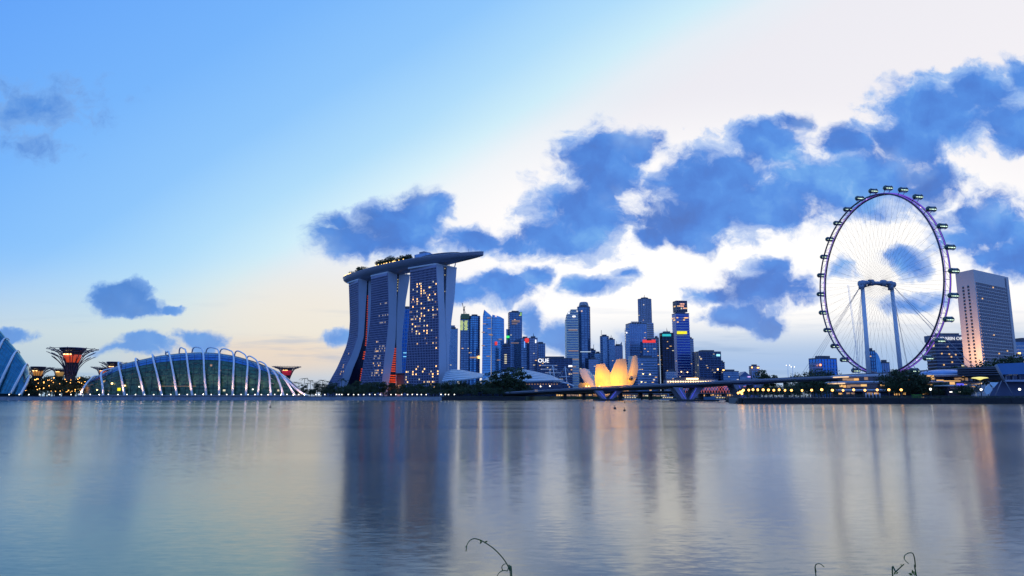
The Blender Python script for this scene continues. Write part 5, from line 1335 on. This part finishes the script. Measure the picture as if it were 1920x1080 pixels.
# legs, axle, drive
m_leg = mat('leg_steel', (.60, .66, .74), .5, .1, var=.06)
hl_, hr_ = WC - e3 * 13.4, WC + e3 * 13.0
for h, fu in ((hl_, 1629), (hr_, 1690)):
    ft = Vector((xat(fu, 700, h.y - 1), h.y - 1, RZ)); b = MB(); b.tube([ft, h - Vector((0, 0, 1.5))], [1.75, 1.45], 14); b.build('leg', m_leg, WHEEL)
    b = MB(); b.tube([ft + Vector((0, 0, -.4)), ft + Vector((0, 0, 2))], [3.2, 2.6], 12); b.build('leg_foot', m_conc, WHEEL)
    b = MB(); b.tube([h - e3 * 2.6, h + e3 * 2.6], 2.3, 12); b.tube([h - e3 * 1 - Vector((0, 0, 4.5)), h - e3 * 1], 2.2, 8); b.sphere(h + Vector((0, 0, .6)), 2.2, 8); b.build('bearing_head', mat('bearing_steel', (.22, .28, .38), .45, .2), WHEEL)
b = MB(); n = 14
for i in range(n):
    f0, f1 = i / n, (i + 1) / n
b.tube([hl_.lerp(hr_, i / n) + Vector((0, 0, 1.0 - 0 * i)) for i in range(n + 1)], [2.0 - .75 * math.sin(math.pi * i / n) for i in range(n + 1)], 12); b.build('axle', mat('axle_steel', (.24, .30, .42), .4, .2), WHEEL)
b = MB(); b.tube([hl_.lerp(hr_, i / n) + Vector((0, 0, -4.4 + 4.0 * math.sin(math.pi * i / n) ** .6)) for i in range(n + 1)], .55, 8); b.build('arch_brace', m_darksteel, WHEEL)
for f in (.30, .72):
    b = MB(); q = hl_.lerp(hr_, f) + Vector((0, 0, 1)); b.tube([q - e3 * 1.6, q + e3 * 1.6], 2.6, 14); b.build('hub_flange', MATS['bearing_steel'], WHEEL)
b = MB()
for h, sgn in ((hl_, -1), (hr_, 1)):
    for dy in (-62, -50, 50, 66):
        for o in (0, 2.2): b.tube([h, Vector((h.x + sgn * (38 + o), h.y + dy + o, RZ))], .11, 4, cap=False)
b.build('stay_cables', m_greyframe, WHEEL)
b = MB(); q = P(1615, 700, 536); b.tube([(q.x - .7, 536, RZ), (q.x - .9, 545, 91)], .16, 5); b.tube([(q.x + .2, 536, RZ), (q.x, 545, 91)], .10, 5); b.build('lift_guide', m_steel, WHEEL)

# ------------------------------------------------------------------ the terraced terminal under the wheel
TM = thing('wheel_terminal', P(1690, 744, 430), 'round terraced terminal with three overhanging white roofs and warm lights', 'terminal')
tc = Vector((xat(1692, 700, 430), 432.0)); ra, rb2 = 45.5, 30.0
def disc(rx, ry, z, th, m, nm, n=56, dx=0):
    b = MB(); b.lathe((tc.x + dx, tc.y, z), [(.96, -th * .5), (1.0, 0), (1.0, th * .35), (.97, th * .6)], n, 0, rx, ry); return b.build(nm, m, TM)
def ringwall(rx, ry, z0, z1, m, nm, n=56):
    b = MB(); b.lathe((tc.x, tc.y, 0), [(1, z0), (1, z1)], n, 0, rx, ry, False); return b.build(nm, m, TM)
m_troof = mat('terminal_roof', (.50, .52, .58), .5, var=.06)
for (v, rx, ry) in ((704, 42, 27), (716.5, 45.5, 30), (732, 47, 31)):
    disc(rx, ry, zat(v, 405), 1.3, m_troof, 'roof')
m_tglass = glass_mat('terminal_glass', (.05, .06, .09), (.14, .14, .18), cell=(3, 3, 3), rough=.2, metal=.4)
ringwall(38, 24, zat(716, 405) + .9, zat(704, 405) - .7, m_tglass, 'upper_storey'); ringwall(41, 26, zat(731.5, 405) + .9, zat(716.5, 405) - .7, m_tglass, 'middle_storey'); ringwall(42, 27, RZ, zat(732, 405) - .7, g_dark, 'ground_storey')
rr = random.Random(5)
for k in range(34):
    a = math.pi + math.pi * (k + .5) / 34
    for (rx, ry, va, pb, m_) in ((38.3, 24.3, 709.5, .35, [e_dimglow, e_dimglow, e_glow]), (41.3, 26.3, 722.5, .55, [e_glow, e_dimglow, e_window]), (42.3, 27.3, 737.5, .35, [e_dimglow, e_glow])):
        if rr.random() < pb:
            x, y = tc.x + rx * math.cos(a), tc.y + ry * math.sin(a); nr = Vector((math.cos(a) / rx, math.sin(a) / ry)).normalized()
            add_window(TM, (x, y, zat(va + rr.uniform(-1, 1), 405)), nr, rr.uniform(1.6, 3.4), rr.uniform(.8, 1.7), rr.choice(m_), 'lit_window')
for (rx, ry, v) in ((41.8, 26.8, 705.2), (45.2, 29.7, 717.8)):                      # glowing soffit edges at the two rounded ends
    for a0 in (math.pi * 1.0, math.pi * 1.86):
        b = MB(); b.tube([(tc.x + rx * math.cos(a0 + math.pi * .14 * i / 8), tc.y + ry * math.sin(a0 + math.pi * .14 * i / 8), zat(v, 405)) for i in range(9)], .38, 5); b.build('soffit_light', emis('soffit', (1, .66, .36), 1.1), TM)
for (ua, ub, va, vb) in ((1733, 1750, 703.5, 706), (1746.5, 1749.5, 706, 711), (1757, 1768, 712, 714), (1770, 1800, 713.5, 715), (1806, 1818, 704, 706), (1740, 1748, 720, 722.5)):
    sign(TM, ua, ub, va, vb, 399, e_glow, 'lit_bay')
b = MB(); q = P(1784, 700, 418); b.lathe((q.x, 425, zat(703, 405) + .5), [(17, 0), (12, 2.2), (5, 3.2), (.2, 3.4)], 24, sy=.7); b.build('roof_dome', mat('dome_tin', (.22, .36, .60), .4), TM)
for u, v in ((1768, 686), (1776, 687)): pass
r_ = thing('terminal_annex', P(1800, 744, 372), 'low lit kiosk with a white canopy right of the terminal', 'kiosk')
b = MB(); a, c = P(1782, 743, 366), P(1822, 724, 366); b.box(((a.x + c.x) / 2, 372, (RZ + c.z) / 2), (c.x - a.x, 9, c.z - RZ)); b.build('wall', m_tglass, r_)
b = MB(); b.box(((a.x + c.x) / 2, 370.5, c.z + .35), (c.x - a.x + 3, 13, .6)); b.build('canopy', m_steel, r_)
sign(r_, 1782, 1789, 716, 721, 372, e_glow, 'lit_panel'); sign(r_, 1795, 1806, 719, 725, 364, emis('blue_screen', (.15, .15, 1), .8), 'screen'); sign(r_, 1783, 1806, 727, 729, 364, mat('red_awning', (.6, .25, .2), .6), 'awning')
for u in (1783, 1799): sign(r_, u - 1.5, u + 1.5, 734.2, 735.4, 364, e_white, 'lamp')
# people-high hedge, posts and small things on the promenade
r_ = tag(MB().build('hedge', m_leaf), 'clipped bright green hedge on the promenade below the terminal', 'hedge')
bpy.data.objects.remove(r_)
h = MB(); rr = random.Random(3); a, c = P(1711, 746, 309), P(1728, 740.5, 309)
for i in range(900): leaf_quads(h, (rr.uniform(a.x, c.x), rr.uniform(308.4, 309.8), rr.uniform(RZ, c.z + .2)), .1, 1, .22, rr)
tag(h.build('hedge', mat('hedge_leaf', (.07, .26, .02), .6, var=.3, scale=2)), 'clipped bright green hedge on the promenade below the terminal', 'hedge')
h = MB()
for i in range(5000): leaf_quads(h, (rr.uniform(xat(1640, 744, 311), xat(1925, 744, 311)), rr.uniform(311, 313), RZ + rr.uniform(0, .8)), .1, 1, .3, rr)
tag(h.build('low_hedge', m_leaf), 'long low dark green hedge along the right promenade', 'hedge')
h = MB()
for i in range(3500): leaf_quads(h, (rr.uniform(xat(1397, 744, 335), xat(1640, 744, 335)), rr.uniform(334, 336.5), RZ + rr.uniform(0, 1.9)), .1, 1, .34, rr)
tag(h.build('low_hedge', m_leaf), 'low dark hedge behind the orange lamps left of the terminal', 'hedge')
bo = thing('bollard', (0, 0, 0), '', 'bollard'); b = MB(); b.lathe((0, 0, 0), [(.28, 0), (.28, 1.5), (.2, 1.7)], 8); b.build('shaft', m_paleframe, bo); b = MB(); b.lathe((0, 0, 1.7), [(.2, 0), (.3, .12), (.1, .4)], 8); b.build('cap', m_steel, bo)
for u in (1624, 1630, 1637, 1643, 1650): plant(bo, (xat(u, 745, 307), 307, RZ), 'pale slim bollard at the promenade edge before the terminal', 'bollard', 'bollards before the terminal', 0, 1)
# grandstand at the right edge
GS = thing('grandstand', P(1900, 744, 340), 'blue-roofed grandstand building with a slanting side at the frame edge', 'grandstand')
Y = 332
def slab_uv(pts, Y, dep, m, nm):
    b = MB(); f = [P(u, v, Y) for u, v in pts]; n = len(f); vs = f + [p + Vector((dep * .70, dep, 0)) for p in f]
    b.add(vs, [tuple(range(n))[::-1], tuple(range(n, 2 * n))] + [(i, (i + 1) % n, n + (i + 1) % n, n + i) for i in range(n)]); return b.build(nm, m, GS)
slab_uv([(1866, 685), (1872, 682), (2010, 676), (2010, 701), (1877, 702)], Y, 40, mat('grandstand_blue', (.06, .20, .46), .45, var=.12), 'roof')
slab_uv([(1880, 703.5), (2010, 702), (2010, 711), (1885, 711.5)], Y + 3, 30, g_dark, 'window_band')
slab_uv([(1884, 712), (2010, 711.5), (2010, 715.5), (1880, 715.5)], Y - .5, 36, mat('stand_edge', (.30, .36, .50), .5), 'ledge')
slab_uv([(1868, 716), (2010, 716), (2010, 748), (1852, 748)], Y + 5, 30, mat('stand_wall', (.07, .10, .20), .6, var=.2), 'wall')
b = MB(); b.tube([P(1867, 684, Y - 1), P(1883, 714, Y - 1)], .55, 6); b.tube([P(1884, 714, Y - 1), P(1900, 742, Y - 1)], .16, 5); b.tube([P(1878, 714, Y - 1), P(1866, 742, Y - 1)], .16, 5); b.build('brace', m_greyframe, GS)
for k in range(9): b = MB(); q = P(1886 + k * 13, 707, Y + 2.4); b.box(q, (.25, .5, 2.3)); b.build('mullion', m_greyframe, GS)
slab_uv([(1795, 690), (1868, 687.5), (1880, 712), (1830, 712), (1795, 702)], Y + 60, 30, m_darkstone, 'side_block')
for v in (692, 696, 700, 704): 
    b = MB(); b.tube([P(1796, v, Y + 59), P(1870 + (v - 690) * .5, v - 1.5, Y + 59)], .35, 4); b.build('seat_tier', m_deckgrey, GS)
r_ = thing('glass_sail', P(1858, 744, 322), 'white tilted folded glass panel standing on the promenade', 'sculpture')
b = MB(); f = [P(1846, 733, 321), P(1848, 725, 321), P(1855, 720, 320), P(1861, 731, 319), P(1854, 739, 320), P(1849, 739, 320.5)]; n = len(f); vs = f + [p + Vector((.1, .4, 0)) for p in f]
b.add(vs, [tuple(range(n))[::-1], tuple(range(n, 2 * n))] + [(i, (i + 1) % n, n + (i + 1) % n, n + i) for i in range(n)]); b.build('panel', mat('sail_pale', (.50, .66, .74), .3), r_)
b = MB(); f = [P(1856, 719, 320), P(1858, 716.5, 320.5), P(1872, 717, 321), P(1863.5, 727, 319.5)]; n = 4; vs = f + [p + Vector((.1, .4, 0)) for p in f]
b.add(vs, [tuple(range(n))[::-1], tuple(range(n, 2 * n))] + [(i, (i + 1) % n, n + (i + 1) % n, n + i) for i in range(n)]); b.build('panel', mat('sail_pale', (.50, .66, .74), .3), r_)
b = MB(); b.tube([P(1852, 746, 321), P(1858, 719, 321.5), P(1874, 716, 322)], .16, 5); b.build('frame', m_darksteel, r_)
r_ = thing('lit_umbrella', (xat(1837, 744, 335), 335, RZ), 'yellow lit mushroom canopy on a single post', 'canopy')
p = P(1837, 709, 335); b = MB(); b.lathe(p, [(.3, -.9), (1.6, -.3), (3.6, 0), (3.0, .35), (.5, .6)], 18); b.build('canopy', e_canopy, r_); b = MB(); b.tube([(p.x, 335, RZ), (p.x, 335, p.z - .8)], .22, 6); b.build('post', m_darksteel, r_)
# trees around the terminal and beyond the bridge
for u, yt, Y, lab, grp in ((1432, 694, 520, 'bushy tree with open crown standing alone behind the bridge deck', None), (1450, 703, 520, 'smaller round tree right of the lone bushy one behind the bridge', None)):
    put_tree(u, yt, Y, lab, grp, RZ, [1])
for u, yt in ((1500, 705), (1517, 699), (1528, 696), (1540, 694), (1550, 695), (1560, 699), (1490, 712), (1572, 703), (1510, 716), (1535, 714), (1555, 716), (1524, 722), (1546, 724)):
    put_tree(u, yt, rnd.uniform(500, 520) if yt < 708 else rnd.uniform(392, 410), 'dark rounded tree left of the terminal by the wheel foot', 'trees left of the terminal', RZ, [0, 2])
for u, yt in ((1684, 694), (1692, 699), (1700, 692), (1712, 697), (1725, 702), (1735, 706), (1680, 712), (1690, 715), (1705, 716), (1720, 714), (1734, 720), (1750, 718), (1764, 717), (1772, 716), (1742, 728), (1760, 728)):
    put_tree(u, yt, rnd.uniform(372, 390), 'dark tree in the clump before the terminal, below the wheel', 'trees before the terminal', RZ)
for u, yt in ((1890, 672), (1905, 667), (1918, 669), (1780, 690), (1815, 686), (1776, 693)):
    put_tree(u, yt, 600, 'dark treetop behind the grandstand and expressway near the pale tower', 'trees behind the grandstand', RZ, [0, 2])
for u, yt in ((1800, 722), (1819, 720), (1812, 728)):
    put_tree(u, yt, 350, 'small tree between the kiosk and the lit mushroom canopy', 'trees by the kiosk', RZ, [0, 2])
for i in range(18):
    put_tree(1396 + i * 6.2, 725 + rnd.uniform(-3, 4), rnd.uniform(352, 372), 'low dark tree behind the close row of orange lamps', 'low trees behind the promenade tip lamps', RZ, [0, 2])
# floodlight masts, posts
for lab, u, v in (('slim floodlight mast with twin white lamps left of the wheel', 1477, 685), ('slim floodlight mast leaning slightly right of the other one', 1486, 688)):
    r_ = thing('floodlight_mast', (xat(u, 744, 480), 480, RZ), lab, 'floodlight'); p = P(u, v, 480); b = MB(); b.tube([(xat(u + 2, 744, 480), 480, RZ), p], [.22, .12], 6); b.build('pole', m_steel, r_)
    b = MB(); b.box(p, (2.6, .25, .25)); b.build('crossarm', m_steel, r_)
    for s in (-1, 1): b = MB(); b.sphere(p + Vector((s * 1.1, -.4, 0)), .26, 8); b.build('lamp', e_white, r_)
tip = thing('light_cluster', P(1388, 744, 308), 'bright golden light cluster at the promenade tip', 'lamp')
for (u, v) in ((1384, 737), (1388, 735), (1392, 733.5), (1391, 738)): b = MB(); b.sphere(P(u, v, 309), .5, 8); b.build('globe', e_orange, tip)
b = MB(); b.tube([P(1391, 746, 309), P(1391, 735, 309)], .12, 5); b.tube([P(1384, 737, 309), P(1392, 734, 309)], .08, 4); b.build('post', m_darksteel, tip)

# ------------------------------------------------------------------ buoys and foreground vines
bu = thing('buoy', (0, 0, 0), '', 'buoy'); b = MB(); b.sphere((0, 0, .15), .45, 10, 0, .8); b.build('float', m_black, bu); b = MB(); b.tube([(0, 0, .4), (0, 0, 1.0)], .06, 5); b.build('stick', m_black, bu); b = MB(); b.sphere((0, 0, 1.05), .14, 6); b.build('topmark', m_black, bu)
for u, v, s, lab in ((507, 763, .6, 'tiny dark buoy far out before the ribbed dome'), (948, 754.5, .9, 'tiny dark buoy near the water edge before the tall trees'), (1113, 764.5, .45, 'leftmost of the three buoys afloat below the lotus hall'), (1153, 765.5, .75, 'dark buoy in the middle of the group below the lotus hall'), (1171, 755, .9, 'farther of two buoys in line below the lotus hall'), (1171, 769, .6, 'nearer of two buoys in line below the lotus hall')):
    Y = CH * FOC / (v - HOR) * .98; plant(bu, (xat(u, v, Y), Y, 0), lab, 'buoy', 'buoys on the bay', 0, s * 1.1)
def vine(label, stems, leaves):
    q = P(*stems[0][-2], 5.0); r_ = thing('vine', (q.x, 5.0, .9), label, 'plant')
    for st, w in [(s[:-1] if isinstance(s[-1], float) else s, s[-1] if isinstance(s[-1], float) else .0042) for s in stems]:
        pts = [P(u, v, 5.0 + .03 * i) for i, (u, v) in enumerate(st)]
        if st[-1][1] >= 1078: pts.append(Vector((pts[-1].x + .03, 5.1, .88)))
        c = catmull(pts, 7); n = len(c); b = MB(); b.tube(c, [w * (.65 + .5 * i / n) for i in range(n)], 6); b.build('stem', m_vine, r_)
    for (u, v, a, L) in leaves:
        L *= 1.35
        p = P(u, v, 4.99); d = Vector((math.cos(a), -.2, math.sin(a))); s = Vector((-math.sin(a), .3, math.cos(a))); b = MB()
        b.add([p, p + d * L * .5 + s * L * .22 + Vector((0, -.004, 0)), p + d * L, p + d * L * .5 - s * L * .22, p + d * L * .5 + Vector((0, .006, 0))], [(0, 4, 1), (1, 4, 2), (2, 4, 3), (3, 4, 0)]); b.build('leaf', m_vleaf, r_)
    return r_
vine('arching vine tendril with a small green bud, left of centre', [[(874.3, 1030.5), (875.5, 1022), (880, 1014.5), (888, 1010), (897, 1011.5), (907, 1016), (925, 1028), (940, 1043), (950, 1057), (956, 1070), (959.5, 1082), .0045], [(931, 1082), (936, 1074), (943, 1070), (951, 1071), (957, 1080), .0036], [(950, 1057), (945, 1058), (941, 1063), (942.5, 1070), .0032]],
     [(905, 1015.5, 2.6, .022), (904, 1015, 3.9, .018), (908, 1016.5, .3, .02), (901.5, 1013.5, 4.6, .014), (875, 1023, 4.0, .012), (874.3, 1029, 4.6, .014)])
vine('short hooked tendril standing alone at the lower right', [[(1543, 1061.5), (1539.5, 1058), (1534, 1057), (1529.5, 1059), (1528.5, 1064), (1530, 1072), (1530.5, 1084), .0038]], [(1542, 1060, -.8, .012), (1529, 1062, 4.3, .012)])
vine('looping vine tendril with leaves, farthest right', [[(1703.5, 1056.5), (1697, 1050.5), (1695.5, 1044.5), (1698, 1040), (1704, 1036.8), (1711, 1037.5), (1714.5, 1046), (1716.5, 1062), (1719, 1084), .0040], [(1695, 1058), (1688, 1064), (1680, 1072), (1674, 1083), .0045]],
     [(1696, 1042, 4.2, .016), (1713, 1078, 1.9, .030), (1712, 1079, 2.7, .030), (1714, 1080, 1.2, .022), (1692, 1059, 3.1, .014), (1676, 1078, 1.2, .022), (1679, 1076, .6, .018), (1717, 1079, 1.8, .025)])
